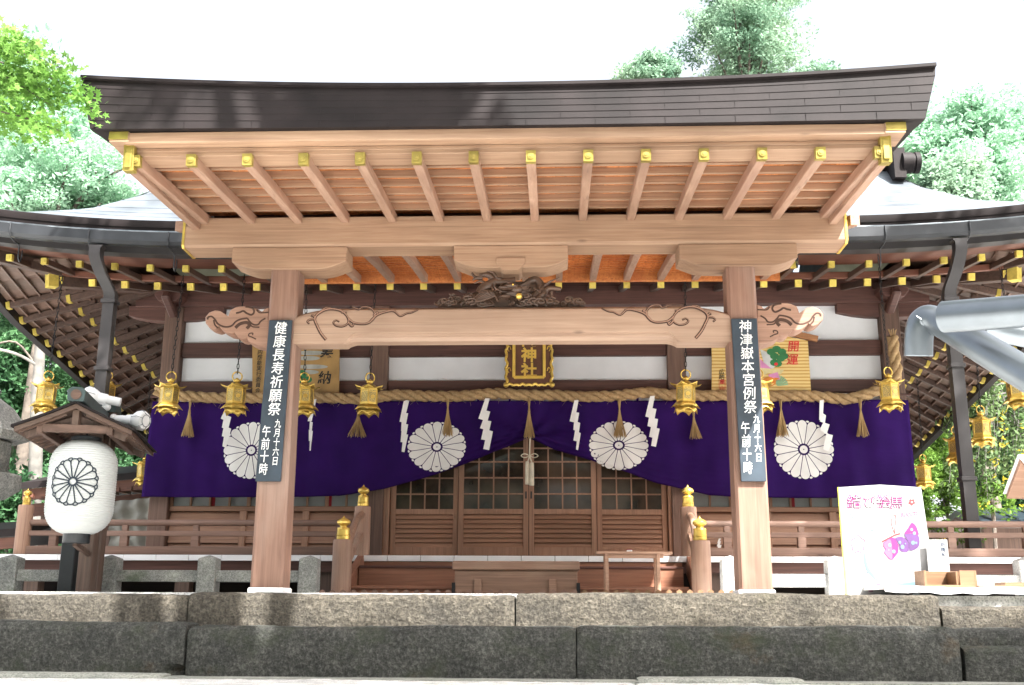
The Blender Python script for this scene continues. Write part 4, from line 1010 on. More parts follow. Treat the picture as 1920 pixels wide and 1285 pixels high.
# gilt name plaque on the hall
YP = 6.35
a = P(946, 724, YP); b = P(1038, 724, YP); cxp = (a.x+b.x)/2; zb = a.z; W = b.x-a.x; H = 1.35
pl = thing('name_plaque', 'brown name plaque with gold characters and a scalloped gold frame above the rope', 'plaque', (cxp, YP, zb+H/2))
m = MB(); m.box(cxp-W*.46, cxp+W*.46, YP-.02, YP+.05, zb+.03, zb+H-.03); m.build('panel', M['plaque'], pl)
m = MB()
def wave(x0, z0, x1, z1, n, nx, nz):
    for i in range(n):
        t0, t1 = i/n, (i+1)/n
        pa = Vector((x0+(x1-x0)*t0, 0, z0+(z1-z0)*t0)); pb = Vector((x0+(x1-x0)*t1, 0, z0+(z1-z0)*t1)); mid = (pa+pb)/2+Vector((nx, 0, nz))*(.028 if i % 2 else .05)
        m.tube([(p.x, YP-.03, p.z) for p in spline([pa, mid, pb], 5)], .024, 6)
wave(cxp-W*.45, zb, cxp+W*.45, zb, 7, 0, .6); wave(cxp-W*.48, zb, cxp-W*.48, zb+H, 9, .6, 0); wave(cxp+W*.48, zb, cxp+W*.48, zb+H, 9, -.6, 0); wave(cxp-W*.45, zb+H, cxp+W*.45, zb+H, 7, 0, -.6)
for s in (-1, 1): m.ball((cxp+s*W*.47, YP-.035, zb+.01), .045, 8, 6)
m.build('scalloped_frame', M['gold'], pl, smooth=50)
m = MB(); iw, z0, z1 = W*.31, zb+.14, zb+H-.14
for p_, q_ in (((-iw, z0), (iw, z0)), ((-iw, z1), (iw, z1)), ((-iw, z0), (-iw, z1)), ((iw, z0), (iw, z1))):
    m.beam((cxp+p_[0], YP-.035, p_[1]), (cxp+q_[0], YP-.035, q_[1]), .05, .05, up=(0, 1, 0))
m.build('inner_frame', M['paintgold'], pl, bevel=.01)
for k, ch in enumerate('枚岡神社'): lettering(ch, cxp, zb+H-.26-.265*k-.05, YP-.022, .255, M['paintgold'], pl, bold=.03, name='gold_character', top=False, depth=.012, sx=1.05)
m = MB()
for s in (-1, 1):
    for z in (zb+.25, zb+.62, zb+1.0): m.tube(spline([(cxp+s*W*.37, YP-.024, z), (cxp+s*W*.40, YP-.024, z+.06), (cxp+s*W*.44, YP-.024, z+.02), (cxp+s*W*.41, YP-.024, z-.03)], 5), .008, 5)
m.build('scroll_ornament', M['gold'], pl, smooth=60)
# votive board with the words 'offered', left
YV = 6.62
vb = new_mat('votive_board_wood'); t, b = vb[1], vb[2]
n = nd(t, 'ShaderNodeTexWave', Scale=5.5, Distortion=.6, Detail=2, bands_direction='Z'); t.links.new(coords(t), n.inputs[0])
t.links.new(ramp(t, n.outputs[0], [(.1, (.55, .31, .07)), (.35, (.70, .49, .17)), (.9, (.78, .58, .24))]), b.inputs['Base Color']); b.inputs['Roughness'].default_value = .6
M['votive'] = vb[0]
M['votivegold'] = plain('votive_ochre', (.42, .25, .085), .6, 0, .15, 3)
def flat(mb_pts, y, mat, parent, name, th=.003):
    m = MB(); m.prism([(p.x, p.z) for p in (P(a, b, y) for a, b in mb_pts)], y-th, y); return m.build(name, mat, parent)
def disc(px, py, rx, ry, n=16): return [(px+rx*math.cos(2*PI*k/n), py+ry*math.sin(2*PI*k/n)) for k in range(n)]
v1 = thing('votive_board', 'ochre votive board with black characters 奉納 and pale cloud bands behind the left pillar', 'votive board', tuple(P(555, 690, YV)), 'votive boards on the hall wall')
flat([(474, 738), (636, 738), (638, 600), (474, 602)], YV, M['votivegold'], v1, 'panel', .03)
M['cloudgrey'] = plain('painted_cloud_band', (.42, .42, .38), .7); M['paintgreen'] = plain('painted_green', (.03, .19, .06), .6); M['ink'] = plain('black_ink', (.018, .015, .013), .6)
for px, py, rx in ((583, 662, 28), (578, 672, 22), (585, 688, 30), (578, 698, 20), (590, 650, 20)):
    flat(disc(px, py, rx, 4.2), YV-.032, M['cloudgrey'], v1, 'cloud_band')
for px, py, rx, ry in ((566, 702, 9, 8), (577, 712, 8, 6), (560, 712, 8, 7)): flat(disc(px, py, rx, ry), YV-.036, M['paintgreen'], v1, 'pine_leaf')
for ch, px, py in (('奉', 612, 667), ('納', 608, 710)):
    q = P(px, py, YV-.034); lettering(ch, q.x, q.z, YV-.034, .235, M['ink'], v1, bold=.018, top=False, shear=.1, name='ink_character')
q = P(488, 651, YV-.034); q2 = P(488, 733, YV-.034)
for k, ch in enumerate('河内薪能実行委員会'):
    lettering(ch, q.x, q.z-(q.z-q2.z)*k/8, YV-.034, .095, M['ink'], v1, bold=.006, top=False, shear=.1, name='ink_character')
# large votive tablet, right: a lucky-god scene reduced to simple painted shapes
v2 = thing('votive_tablet', 'large straw-coloured votive tablet with red characters 開運 and a painted pine behind the right pillar', 'votive board', tuple(P(1430, 690, YV)), 'votive boards on the hall wall')
flat([(1334, 738), (1520, 735), (1514, 640), (1430, 622), (1334, 640)], YV, M['votive'], v2, 'panel', .03)
M['tabletroof'] = wood('tablet_roof_wood', (.30, .13, .05), (.48, .24, .11), 'X')
a, b, c_ = P(1532, 637, YV), P(1430, 614, YV), P(1325, 637, YV); m = MB(); m.beam((b.x, YV-.03, b.z), (a.x, YV-.03, a.z), .10, .06, up=(0, 1, 0)); m.beam((b.x, YV-.03, b.z), (c_.x, YV-.03, c_.z), .10, .06, up=(0, 1, 0)); m.build('roof_strip', M['tabletroof'], v2)
PINK = plain('painted_pink', (.70, .28, .52), .7); RED = plain('painted_red', (.62, .03, .03), .6); GRY = plain('painted_grey_white', (.62, .64, .62), .7); ORG_ = plain('painted_orange', (.75, .25, .04), .7); SEA = plain('painted_sea_green', (.28, .52, .30), .7); CRM = plain('painted_cream', (.72, .62, .32), .7)
flat([(1425, 655), (1437, 660), (1452, 676), (1452, 690), (1445, 692), (1432, 680)], YV-.032, GRY, v2, 'white_sleeve')
flat([(1420, 668), (1432, 680), (1450, 694), (1430, 700), (1418, 694)], YV-.034, PINK, v2, 'pink_robe')
flat([(1425, 690), (1448, 692), (1470, 694), (1464, 702), (1440, 700), (1428, 706)], YV-.036, CRM, v2, 'cream_robe')
flat([(1440, 703), (1458, 698), (1463, 712), (1448, 714)], YV-.038, PINK, v2, 'pink_hem')
for px, py in ((1446, 660), (1456, 655), (1466, 660), (1452, 668), (1464, 672), (1458, 682), (1470, 668), (1452, 680)): flat(disc(px, py, 8.5, 6.5, 10), YV-.033-.0005*(px % 7), M['paintgreen'], v2, 'pine_clump')
flat(disc(1455, 683, 3.5, 3), YV-.040, RED, v2, 'red_dot')
flat(disc(1442, 716, 13, 9), YV-.042, ORG_, v2, 'orange_fish'); flat([(1450, 716), (1462, 710), (1452, 708)], YV-.043, ORG_, v2, 'fish_tail')
for k in range(9):
    a0 = -2.2+.24*k; flat([(1458, 724), (1458+20*math.cos(a0), 724+20*math.sin(a0)), (1458+20*math.cos(a0+.17), 724+20*math.sin(a0+.17))], YV-.034-.0004*k, SEA, v2, 'sea_spray')
for ch, px, py in (('開', 1487, 651), ('運', 1485, 676)): q = P(px, py, YV-.034); lettering(ch, q.x, q.z, YV-.034, .20, RED, v2, bold=.012, top=False, shear=.12, name='red_character')
for ch, px, py in (('広', 1353, 698), ('皓', 1353, 708)): q = P(px, py, YV-.034); lettering(ch, q.x, q.z, YV-.034, .10, M['ink'], v2, bold=.004, top=False, shear=.12, name='ink_character')
m = MB(); q = P(1354, 723, YV-.034); m.tube([(q.x-.05, YV-.034, q.z-.1), (q.x-.05, YV-.034, q.z+.1), (q.x+.05, YV-.034, q.z+.1), (q.x+.05, YV-.034, q.z-.1), (q.x-.05, YV-.034, q.z-.1)], .004, 4); m.build('red_seal_frame', RED, v2)
for ch, py in (('星', 717), ('山', 729)): q = P(1354, py, YV-.036); lettering(ch, q.x, q.z, YV-.036, .085, RED, v2, bold=.02, top=False, name='seal_character')

# ================================================================== GRANITE FENCES
YF = 1.8
def fence(pxs, label, mat, top_px, rail, x_end):
    t_ = thing('granite_fence', label, 'stone fence', (P(pxs[0], 1100, YF).x, YF, -.03))
    xs = [P(x, 1080, YF).x for x in pxs]+x_end
    for x in xs:
        zt = P(960, top_px, YF).z
        m = MB(); m.loft([[(x+a*q, YF+b*q, z) for a, b in ((-1, -1), (1, -1), (1, 1), (-1, 1))] for q, z in ((.112, -.05), (.108, zt-.045), (.005, zt))]); m.build('fence_post', mat, t_, bevel=.008)
    xs = sorted(xs); z0, z1 = P(960, rail[1], YF).z, P(960, rail[0], YF).z
    for a, b in zip(xs, xs[1:]):
        if b-a > 2.2: continue
        m = MB(); m.box(a+.10, b-.10, YF-.06, YF+.06, z0, z1); m.build('fence_rail', mat, t_, bevel=.008)
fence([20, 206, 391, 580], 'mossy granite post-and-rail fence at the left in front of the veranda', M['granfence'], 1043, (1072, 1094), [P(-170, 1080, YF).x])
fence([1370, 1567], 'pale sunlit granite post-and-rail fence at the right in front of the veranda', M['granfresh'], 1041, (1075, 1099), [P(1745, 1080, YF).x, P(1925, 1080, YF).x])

# ================================================================== OFFERING BOX, SIDE TABLE, PICKETS
YO = 1.9
a, b = P(848, 1052, YO), P(1087, 1052, YO); zt = a.z
ob = thing('offering_box', 'long weathered timber offering box in front of the wooden stairs', 'offering box', ((a.x+b.x)/2, YO, -.03))
m = MB(); m.box(a.x+.03, b.x-.03, YO+.02, YO+.62, .0, zt-.11); m.build('box_body', M['boxwood'], ob, bevel=.006)
m = MB(); m.box(a.x, b.x, YO-.02, YO+.06, zt-.105, zt); m.box(a.x, b.x, YO+.58, YO+.66, zt-.105, zt); m.box(a.x, a.x+.07, YO+.06, YO+.58, zt-.10, zt-.003); m.box(b.x-.07, b.x, YO+.06, YO+.58, zt-.10, zt-.003); m.build('rim', M['boxwood'], ob, bevel=.012)
for k in range(14):
    x = a.x+.1+(b.x-a.x-.2)*k/13; m = MB(); m.box(x-.018, x+.018, YO+.06, YO+.58, zt-.06, zt-.02); m.build('slat', M['boxwood'], ob)
for px in (896, 1036): q = P(px, 1100, YO); m = MB(); m.box(q.x-.045, q.x+.045, YO-.03, YO+.02, -.03, P(px, 1086, YO).z); m.build('foot_block', M['boxwood'], ob, bevel=.004)
for x in (a.x+.02, b.x-.02): m = MB(); m.box(x-.02, x+.02, YO-.012, YO+.10, .0, .12); m.build('iron_corner', M['iron'], ob)
YT = 1.55
a, b = P(1118, 1034, YT), P(1261, 1034, YT)
tb = thing('side_table', 'plain slender wooden stand table right of the offering box', 'table', ((a.x+b.x)/2, YT, -.03))
m = MB(); m.box(a.x, b.x, YT, YT+.42, a.z-.028, a.z); m.build('table_top', M['tablewood'], tb, bevel=.004)
m = MB(); m.box(a.x+.10, b.x-.10, YT+.03, YT+.05, a.z-.075, a.z-.03); m.build('apron', M['tablewood'], tb)
for px in (1138, 1235):
    x = P(px, 1070, YT).x
    for y in (YT+.03, YT+.36): m = MB(); m.box(x-.022, x+.022, y-.022, y+.022, -.03, a.z-.028); m.build('leg', M['tablewood'], tb, bevel=.003)
q = P(1180, 1030, YT+.2); sb = thing('small_dish', 'small white and red box on the slender table', 'small box', (q.x, YT+.2, a.z))
m = MB(); m.box(q.x-.032, q.x+.032, YT+.17, YT+.23, a.z, a.z+.028); m.build('white_dish', M['white'], sb, bevel=.004)
m = MB(); m.box(q.x-.034, q.x+.034, YT+.168, YT+.232, a.z+.028, a.z+.036); m.build('red_lid', M['redcloth'], sb, bevel=.003)
pk = thing('picket_edging', 'row of low pointed wooden pickets along the floor before the offering box and table', 'low fence', (0, 1.3, -.03))
for i in range(41):
    px = 604+19.7*i
    if 1395 < px: break
    x = P(px, 1108, 1.3).x; zt = P(px, 1105.5, 1.3).z; w_ = .032
    m = MB(); m.prism([(x-w_, -.035), (x+w_, -.035), (x+w_, zt-.02), (x, zt), (x-w_, zt-.02)], 1.29, 1.31); m.build('picket', M['freshwood'] if px > 1080 else M['rail'], pk)
m = MB(); m.box(P(600, 1108, 1.3).x, P(1395, 1108, 1.3).x, 1.312, 1.33, -.03, -.01); m.build('picket_rail', M['rail'], pk)

# ================================================================== PAPER LANTERN STAND (left)
YS = .45
c_ = P(153, 915, YS)
st = thing('lantern_stand', 'gabled timber shelter on dark posts holding the big paper lantern', 'lantern stand', (P(165, 1112, .9).x, .9, -.03))
th = rad(13)                                     # the shelter is turned towards the steps
ex = Vector((math.cos(th), math.sin(th), 0)); ey = Vector((-math.sin(th), math.cos(th), 0))
apx = P(143, 757, YS-.42)
def SL(u, v, z): return apx+ex*u+ey*v+Vector((0, 0, z))
LR = 1.75                                        # length of the ridge
def slope(u): return -.50*abs(u)+.08*u*u
for s in (-1, 1):
    R = []
    for i in range(9):
        u = .60*i/8; R.append([SL(s*u, 0, slope(u)), SL(s*u, LR, slope(u)), SL(s*u, LR, slope(u)-.05), SL(s*u, 0, slope(u)-.05)])
    m = MB(); m.loft(R); ro = m.build('roof_boarding', M['oldboard'], st, smooth=30)
    R = []
    for i in range(9):
        u = .63*i/8; R.append([SL(s*u, -.03, slope(u)+.03), SL(s*u, LR+.03, slope(u)+.03), SL(s*u, LR+.03, slope(u)+.004), SL(s*u, -.03, slope(u)+.004)])
    m = MB(); m.loft(R); m.build('roof_sheet', M['bronze'], ro, smooth=30)
    for v in (.18, LR-.2):
        m = MB(); m.beam(SL(s*.0, v, -.14), SL(s*.52, v, slope(.52)-.10), .05, .07); m.build('roof_rafter', M['oldwood'], st)
    m = MB(); m.beam(SL(s*.36, .06, slope(.36)-.11), SL(s*.36, LR-.06, slope(.36)-.11), .06, .08); m.build('side_purlin', M['oldboard'], st, bevel=.004)
    for k in range(7): v = .08+.2*k; m = MB(); m.beam(SL(s*.1, v, slope(.1)-.062), SL(s*.57, v, slope(.57)-.062), .03, .024); m.build('roof_batten', M['oldboard'], st)
m = MB(); m.beam(SL(-.36, .1, -.26), SL(.36, .1, -.26), .07, .085); m.build('tie_beam', M['oldboard'], st, bevel=.004)
m = MB(); m.beam(SL(0, .1, -.22), SL(0, .1, -.06), .07, .07, up=(0, 1, 0)); m.build('king_post', M['oldboard'], st)
m = MB(); m.loft([[SL(a, v, z) for a, z in ((-.085, .02), (.085, .02), (.095, .14), (.05, .175), (-.05, .175), (-.095, .14))] for v in (-.05, LR+.04)]); rd = m.build('ridge_cap', M['greycap'], st, bevel=.006)
m = MB(); m.tube([SL(0, -.065, .09), SL(0, -.05, .09)], .055, 16); m.build('ridge_disc', M['oldboard'], rd)
pb = P(163, 1100, 1.05)
m = MB(); m.beam((pb.x-.02, 1.05, -.03), (pb.x-.02+.0, 1.05, P(190, 790, 1.05).z), .16, .16, up=(0, 1, 0)); m.build('main_post', M['oldwood'], st, bevel=.01)
q = P(128, 1080, 1.4); m = MB(); m.beam((q.x, 1.4, -.03), (q.x, 1.4, P(150, 850, 1.4).z), .17, .16, up=(0, 1, 0)); m.build('dark_post', M['black'], st, bevel=.01)
q0, q1 = P(140, 1020, .45), P(168, 1040, 1.0); m = MB(); m.beam(q0, (q1.x, .98, q1.z), .045, .05); m.build('lantern_bracket', M['oldwood'], st)
# the lantern itself
cl_ = thing('paper_lantern', 'large ribbed white paper lantern with a black sixteen-petal flower crest', 'paper lantern', (c_.x, YS, c_.z))
z0, z1 = P(150, 1002, YS).z, P(150, 828, YS).z; RL = (P(216, 915, YS).x-P(97, 915, YS).x)/2*1.0; hh = (z1-z0)/2; zc = (z1+z0)/2
def prof(z):
    t_ = abs((z-zc)/hh); return RL*(.36+.64*max(0.0, 1-max(0, (t_-.42)/.58)**2.4)**.62)
m = MB(); N = 156; R = []
for i in range(N+1):
    z = z0+(z1-z0)*i/N; r = prof(z)+(.0038 if i % 4 == 0 else (-.0018 if i % 4 == 2 else 0)); R.append([(c_.x+r*math.cos(2*PI*k/48), YS+r*math.sin(2*PI*k/48), z) for k in range(48)])
m.loft(R)
lp = new_mat('lantern_paper'); t, b = lp[1], lp[2]; b.inputs['Base Color'].default_value = (.52, .54, .53, 1); b.inputs['Roughness'].default_value = .6; b.inputs['Subsurface Weight'].default_value = 0
M['lpaper'] = lp[0]; m.build('paper_shade', M['lpaper'], cl_, smooth=50)
def lw(ang, z, off=.009): r = prof(z)+off; return (c_.x+r*math.sin(ang), YS-r*math.cos(ang), z)
ac = .16; zcr = P(143, 910, YS).z; Rc = P(143, 868, YS).z-zcr+.005
def lput(u, v): return lw(ac+u*Rc/RL, zcr+v*Rc)
def ribbon(m, pts, wd):
    """flat ink line of width wd (unit disc units) laid on the paper"""
    n = len(pts); L = []; Rr = []
    for i, (x, y) in enumerate(pts):
        a = pts[max(i-1, 0)]; b = pts[min(i+1, n-1)]; d = math.hypot(b[0]-a[0], b[1]-a[1]) or 1; nx, ny = -(b[1]-a[1])/d, (b[0]-a[0])/d
        L.append(lput(x+nx*wd/2, y+ny*wd/2)); Rr.append(lput(x-nx*wd/2, y-ny*wd/2))
    m.loft([L, Rr], cap=False, closed=False)
m = MB()
for k in range(16):
    a = 2*PI*(k+.5)/16
    ribbon(m, [(r*math.cos(a), r*math.sin(a)) for r in np.linspace(.18, .90, 9)], .055)
    a = 2*PI*k/16; pts = []
    for q in range(11):
        t_ = -PI/2+PI*q/10; r = .84+.13*math.cos(t_); w_ = .155*math.sin(t_); pts.append((r*math.cos(a)-w_*math.sin(a), r*math.sin(a)+w_*math.cos(a)))
    ribbon(m, pts, .055)
    a = 2*PI*(k+.5)/16; pts = []
    for q in range(9):
        t_ = -PI/2+PI*q/8; r = .955+.06*math.cos(t_); w_ = .095*math.sin(t_); pts.append((r*math.cos(a)-w_*math.sin(a), r*math.sin(a)+w_*math.cos(a)))
    ribbon(m, pts, .055)
ribbon(m, [(.165*math.cos(2*PI*k/28), .165*math.sin(2*PI*k/28)) for k in range(29)], .08)
INK = plain('lantern_ink', (.012, .022, .035), .6); m.build('ink_crest', INK, cl_)
m = MB(); m.lathe([(0, -.11), (.135, -.11), (.14, -.10), (.14, -.02), (.145, 0), (0, .0)], (c_.x, YS, z0+.012), 28); m.build('bottom_ring', M['black'], cl_, smooth=40)
m = MB(); m.lathe([(0, 0), (.16, 0), (.16, .06), (.14, .07), (0, .07)], (c_.x, YS, z1-.02), 28); m.tube([(c_.x, YS, z1+.04), (c_.x, YS, z1+.16)], .01, 6); m.build('top_ring', M['black'], cl_, smooth=40)
# post behind with a verdigris cap, and two flood lamps
q = P(209, 760, 1.5)
ps = thing('lamp_post', 'slim grey post with a dark green cap behind the paper lantern shelter', 'post', (q.x, 1.5, -.03))
m = MB(); m.box(q.x-.065, q.x+.065, 1.43, 1.57, -.03, q.z-.06); m.build('post_shaft', M['oldwood'], ps, bevel=.006)
m = MB(); m.loft([[(q.x+a*k, 1.5+b*k, z) for a, b in ((-1, -1), (1, -1), (1, 1), (-1, 1))] for k, z in ((.095, q.z-.10), (.09, q.z+.01), (.045, q.z+.07))]); m.build('post_cap', M['greycap'], ps, bevel=.004)
def flood(px, py, dirv, label, Y):
    q = P(px, py, Y); d = Vector(dirv).normalized(); t_ = thing('flood_lamp', label, 'lamp', tuple(q), 'white flood lamps beside the lantern shelter')
    up = d.orthogonal().normalized(); b_ = d.cross(up)
    def ring(o_, r): return [q+d*o_+up*(r*math.cos(2*PI*k/20))+b_*(r*math.sin(2*PI*k/20)) for k in range(20)]
    m = MB(); m.loft([ring(*a) for a in ((-.19, .035), (-.19, .052), (-.03, .055), (-.03, .065), (.06, .07))]); m.build('socket', M['white'], t_, smooth=40)
    m = MB(); m.loft([ring(*a) for a in ((.05, .06), (.09, .088), (.14, .115), (.20, .12), (.235, .10), (.24, .02))]); m.build('bulb', M['white'], t_, smooth=50)
    m = MB()
    for k in range(6): a = PI*k/3; m.tube([q+d*.10+(up*math.cos(a)+b_*math.sin(a))*.10, q+d*.2+(up*math.cos(a)+b_*math.sin(a))*.128, q+d*.26+(up*math.cos(a)+b_*math.sin(a))*.07], .004, 4)
    m.tube(ring(.25, .07)+[ring(.25, .07)[0]], .004, 4); m.build('wire_guard', M['steel'], t_); return t_
f1 = flood(196, 749, (-1, -.25, .16), 'white flood lamp aimed left above the shelter ridge', 1.35)
m = MB(); q = P(200, 763, 1.40); m.ball(q, .055, 12, 8); m.tube([q, P(205, 750, 1.42)], .02, 6); m.build('swivel', M['white'], f1, smooth=60)
f2 = flood(243, 788, (1, -.35, -.10), 'white flood lamp aimed right over the shelter roof', 1.35)
m = MB(); m.tube([P(213, 783, 1.42), P(230, 783, 1.38)], .028, 8); m.ball(P(213, 783, 1.42), .045, 10, 7); m.build('swivel', M['white'], f2, smooth=60)

# ================================================================== STONE LANTERN AT THE LEFT EDGE
xs_ = P(-38, 900, 1.2).x
sln = thing('stone_lantern', 'grey stone lantern cut off by the left picture edge', 'stone lantern', (xs_, 1.2, -.03))
zq = lambda py: P(0, py, 1.2).z
hexr = lambda r, z: [(xs_+r*math.cos(PI*k/3+.3), 1.2+r*math.sin(PI*k/3+.3), z) for k in range(6)]
SG = stone('lantern_stone', (.12, .12, .115), (.22, .22, .21), (.36, .35, .32), bstr=.5)
for nm, rings in (('roof_cap', ((.10, zq(745)), (.28, zq(765)), (.52, zq(812)), (.50, zq(826)), (.30, zq(824)))), ('fire_box', ((.29, zq(826)), (.31, zq(830)), (.30, zq(882)), (.33, zq(884)))), ('platform', ((.30, zq(884)), (.46, zq(890)), (.46, zq(918)), (.30, zq(936)))), ('shaft', ((.20, zq(936)), (.17, zq(980)), (.17, zq(1060)), (.24, zq(1112))))):
    m = MB(); m.loft([hexr(*r) for r in rings]); m.build(nm, SG, sln, bevel=.012)
m = MB(); m.lathe([(0, 0), (.09, 0), (.12, .08), (.07, .16), (0, .24)], (xs_, 1.2, zq(746)), 12); m.build('jewel', SG, sln, smooth=50)

# ================================================================== POSTER, CARD, BOX, WHITE TABLE (right)
YB = .55
PWHITE = plain('poster_paper', (.30, .30, .30), .7, 0, .02)
pq = [P(1573, 914, YB), P(1727, 914, YB), P(1757, 1112, YB), P(1590, 1112, YB)]
po = thing('poster_board', 'large white poster headed 結び絵馬 with pink and purple painted tablets', 'poster', (pq[3].x, YB, -.03))
px_top = P(1650, 909, YB)
m = MB(); m.prism([(pq[0].x, pq[0].z), (px_top.x, px_top.z), (pq[1].x, pq[1].z), (pq[2].x, -.05), (pq[3].x, -.05)], YB, YB+.03); m.build('panel', PWHITE, po)
YEL = plain('yellow_edge', (.80, .78, .12), .6); m = MB(); m.prism([(pq[0].x-.012, pq[0].z), (pq[0].x, pq[0].z), (pq[3].x, -.05), (pq[3].x-.022, -.05)], YB-.002, YB+.03); m.build('yellow_edge', YEL, po)
def pp(x, y): return P(1560+x/5.842, 900+y/5.842, YB)       # px in the 240 x 220 enlargement
PK = plain('poster_pink', (.20, .012, .11), .6, 0, .03); PKL = plain('poster_light_pink', (.19, .075, .135), .6, 0, .1); PURP = plain('poster_purple', (.085, .03, .125), .6, 0, .12); BLU = plain('poster_pale_blue', (.10, .16, .19), .6, 0, .05); TXT = plain('poster_small_text', (.025, .05, .065), .7, 0, .05); CORAL = plain('poster_coral', (.18, .03, .035), .6, 0, .05); WHT = PWHITE
for ch, x, y, k in (('結', 243, 250, 1.0), ('び', 412, 255, .9), ('絵', 565, 248, 1.0), ('馬', 708, 258, .95)):
    q = pp(x, y); hgt = (pp(0, 0).z-pp(0, 150).z)*k
    lettering(ch, q.x, q.z, YB-.002, hgt, PK, po, bold=.04, top=False, name='title_outline', sx=1.05); lettering(ch, q.x, q.z, YB-.0065, hgt, WHT, po, bold=-.016, top=False, name='title_character', sx=1.05)
q = pp(845, 388); lettering('800円', q.x, q.z, YB-.002, .075, PKL, po, bold=0, top=False, name='price')
def pflat(pts, y, mat, name):
    q = [Vector((v.x, 0, v.z)) for v in (pp(a, b) for a, b in pts)]
    if 5 < len(q) < 9: q = spline(q[-2:]+q+q[:2], 4)[8:8+4*len(q)]
    m = MB(); m.prism([(v.x, v.z) for v in q], y-.002, y); return m.build(name, mat, po)
for k in range(5):
    a = 2*PI*k/5+.3; pflat(disc(873+24*math.cos(a), 245+24*math.sin(a), 15, 15, 10), YB-.001-.0004*k, CORAL, 'flower_petal')
pflat(disc(873, 245, 10, 10, 10), YB-.004, WHT, 'flower_centre')
def textline(x0, x1, y, n, mat=TXT, h=.022):
    rr = random.Random(int(y*7+x0)); m = MB(); x = x0
    while x < x1:                                     # illegible small print: short strokes
        w_ = rr.uniform(5, 11); a = pp(x, y+rr.uniform(-6, -2)); b = pp(x+w_, y+rr.uniform(8, 12))
        m.box(a.x, b.x, YB-.0015, YB, b.z, a.z); x += w_+rr.uniform(3, 16)
    o = m.build('small_print', mat, po, kind='stuff')
for i, y in enumerate((373, 408, 443, 480, 515, 550)): textline(185+6*i, (490, 470, 520, 545, 440, 570)[i], y, 20)
for i, y in enumerate((910, 945, 980, 1015, 1048, 1110, 1145, 1180)): textline(225+6*i, (430, 350, 390, 420, 410, 430, 450, 400)[i], y, 14)
for i, y in enumerate((1060, 1095)): textline(780, (960, 960)[i], y, 10)
def pline(pts, r, mat, name): m = MB(); m.tube(spline([Vector((v.x, YB-.003, v.z)) for v in (pp(a, b) for a, b in pts)], 5), r, 5, flat=.5, fdir=(0, 1, 0)); return m.build(name, mat, po)
fl = []
for k in range(5):
    a = 2*PI*k/5-PI/2
    for q in range(5): t_ = a-.5+.25*q; r_ = 75*(1 if q in (1, 2, 3) else .86); fl.append((285+r_*math.cos(t_)*1.05, 705+r_*math.sin(t_)*1.25))
pline(fl+[fl[0]], .0045, PKL, 'flower_outline')
for k in range(4): a = PI*k/2+.6; pline([(285+18*math.cos(a), 700+22*math.sin(a)), (285+45*math.cos(a), 700+50*math.sin(a))], .004, PKL, 'flower_stamen')
pflat([(560, 690), (640, 630), (690, 640), (730, 720), (725, 800), (660, 880), (625, 870), (565, 800), (580, 760), (562, 735)], YB-.002, PK, 'pink_tablet'); pflat([(566, 700), (620, 650), (650, 690), (660, 860), (630, 862), (572, 795), (590, 760), (570, 735)], YB-.003, PKL, 'pink_tablet_light')
pflat([(690, 640), (770, 625), (830, 680), (840, 760), (820, 790), (760, 785), (738, 760), (735, 710)], YB-.0035, PURP, 'purple_tablet')
pflat([(790, 600), (860, 590), (945, 610), (950, 730), (850, 775), (840, 690)], YB-.0045, PURP, 'violet_tablet'); pflat([(790, 590), (830, 530), (870, 470), (915, 500), (940, 560), (945, 605), (860, 588)], YB-.0055, PK, 'rose_tablet')
for x, y, r in ((630, 715, 20), (675, 785, 20), (740, 685, 16), (770, 735, 22), (870, 545, 16), (900, 585, 18), (885, 690, 22), (620, 770, 8), (800, 700, 8), (920, 690, 12)): pflat(disc(x, y, r, r*1.1, 9), YB-.0065-.0001*(x % 9), BLU, 'pale_blossom')
pline([(545, 680), (620, 640), (690, 605), (745, 588)], .008, CORAL, 'tablet_roof_line'); pline([(685, 590), (650, 480), (660, 410), (690, 385), (700, 430), (690, 520), (685, 590)], .004, CORAL, 'hanging_cord')
pflat([(625, 1095), (760, 1130), (985, 1110), (985, 1160), (620, 1165)], YB-.001, BLU, 'blue_wave'); pflat([(345, 820), (365, 820), (400, 960), (500, 1090), (480, 1100), (370, 980)], YB-.0012, BLU, 'blue_ribbon')
pline([(500, 1190), (525, 1160), (510, 1140), (495, 1160), (520, 1195)], .005, PK, 'pink_knot'); pflat(disc(425, 1215, 28, 14, 12), YB-.002, PKL, 'pink_corner_flower')
# price card
cq = P(1736, 1012, .48); c2 = P(1783, 1090, .48)
ca = thing('notice_card', 'small white notice card with blue characters 祈祷木 beside the poster', 'card', (cq.x, .48, c2.z))
m = MB(); m.box(cq.x, c2.x, .48, .492, -.03, cq.z); m.build('card', PWHITE, ca)
BINK = plain('blue_ink', (.02, .035, .07), .6)
for k, ch in enumerate('祈祷木'): q = P(1768, 1022+9.5*k, .48); lettering(ch, q.x, q.z, .4785, .052, BINK, ca, bold=.0, top=False, name='ink_character')
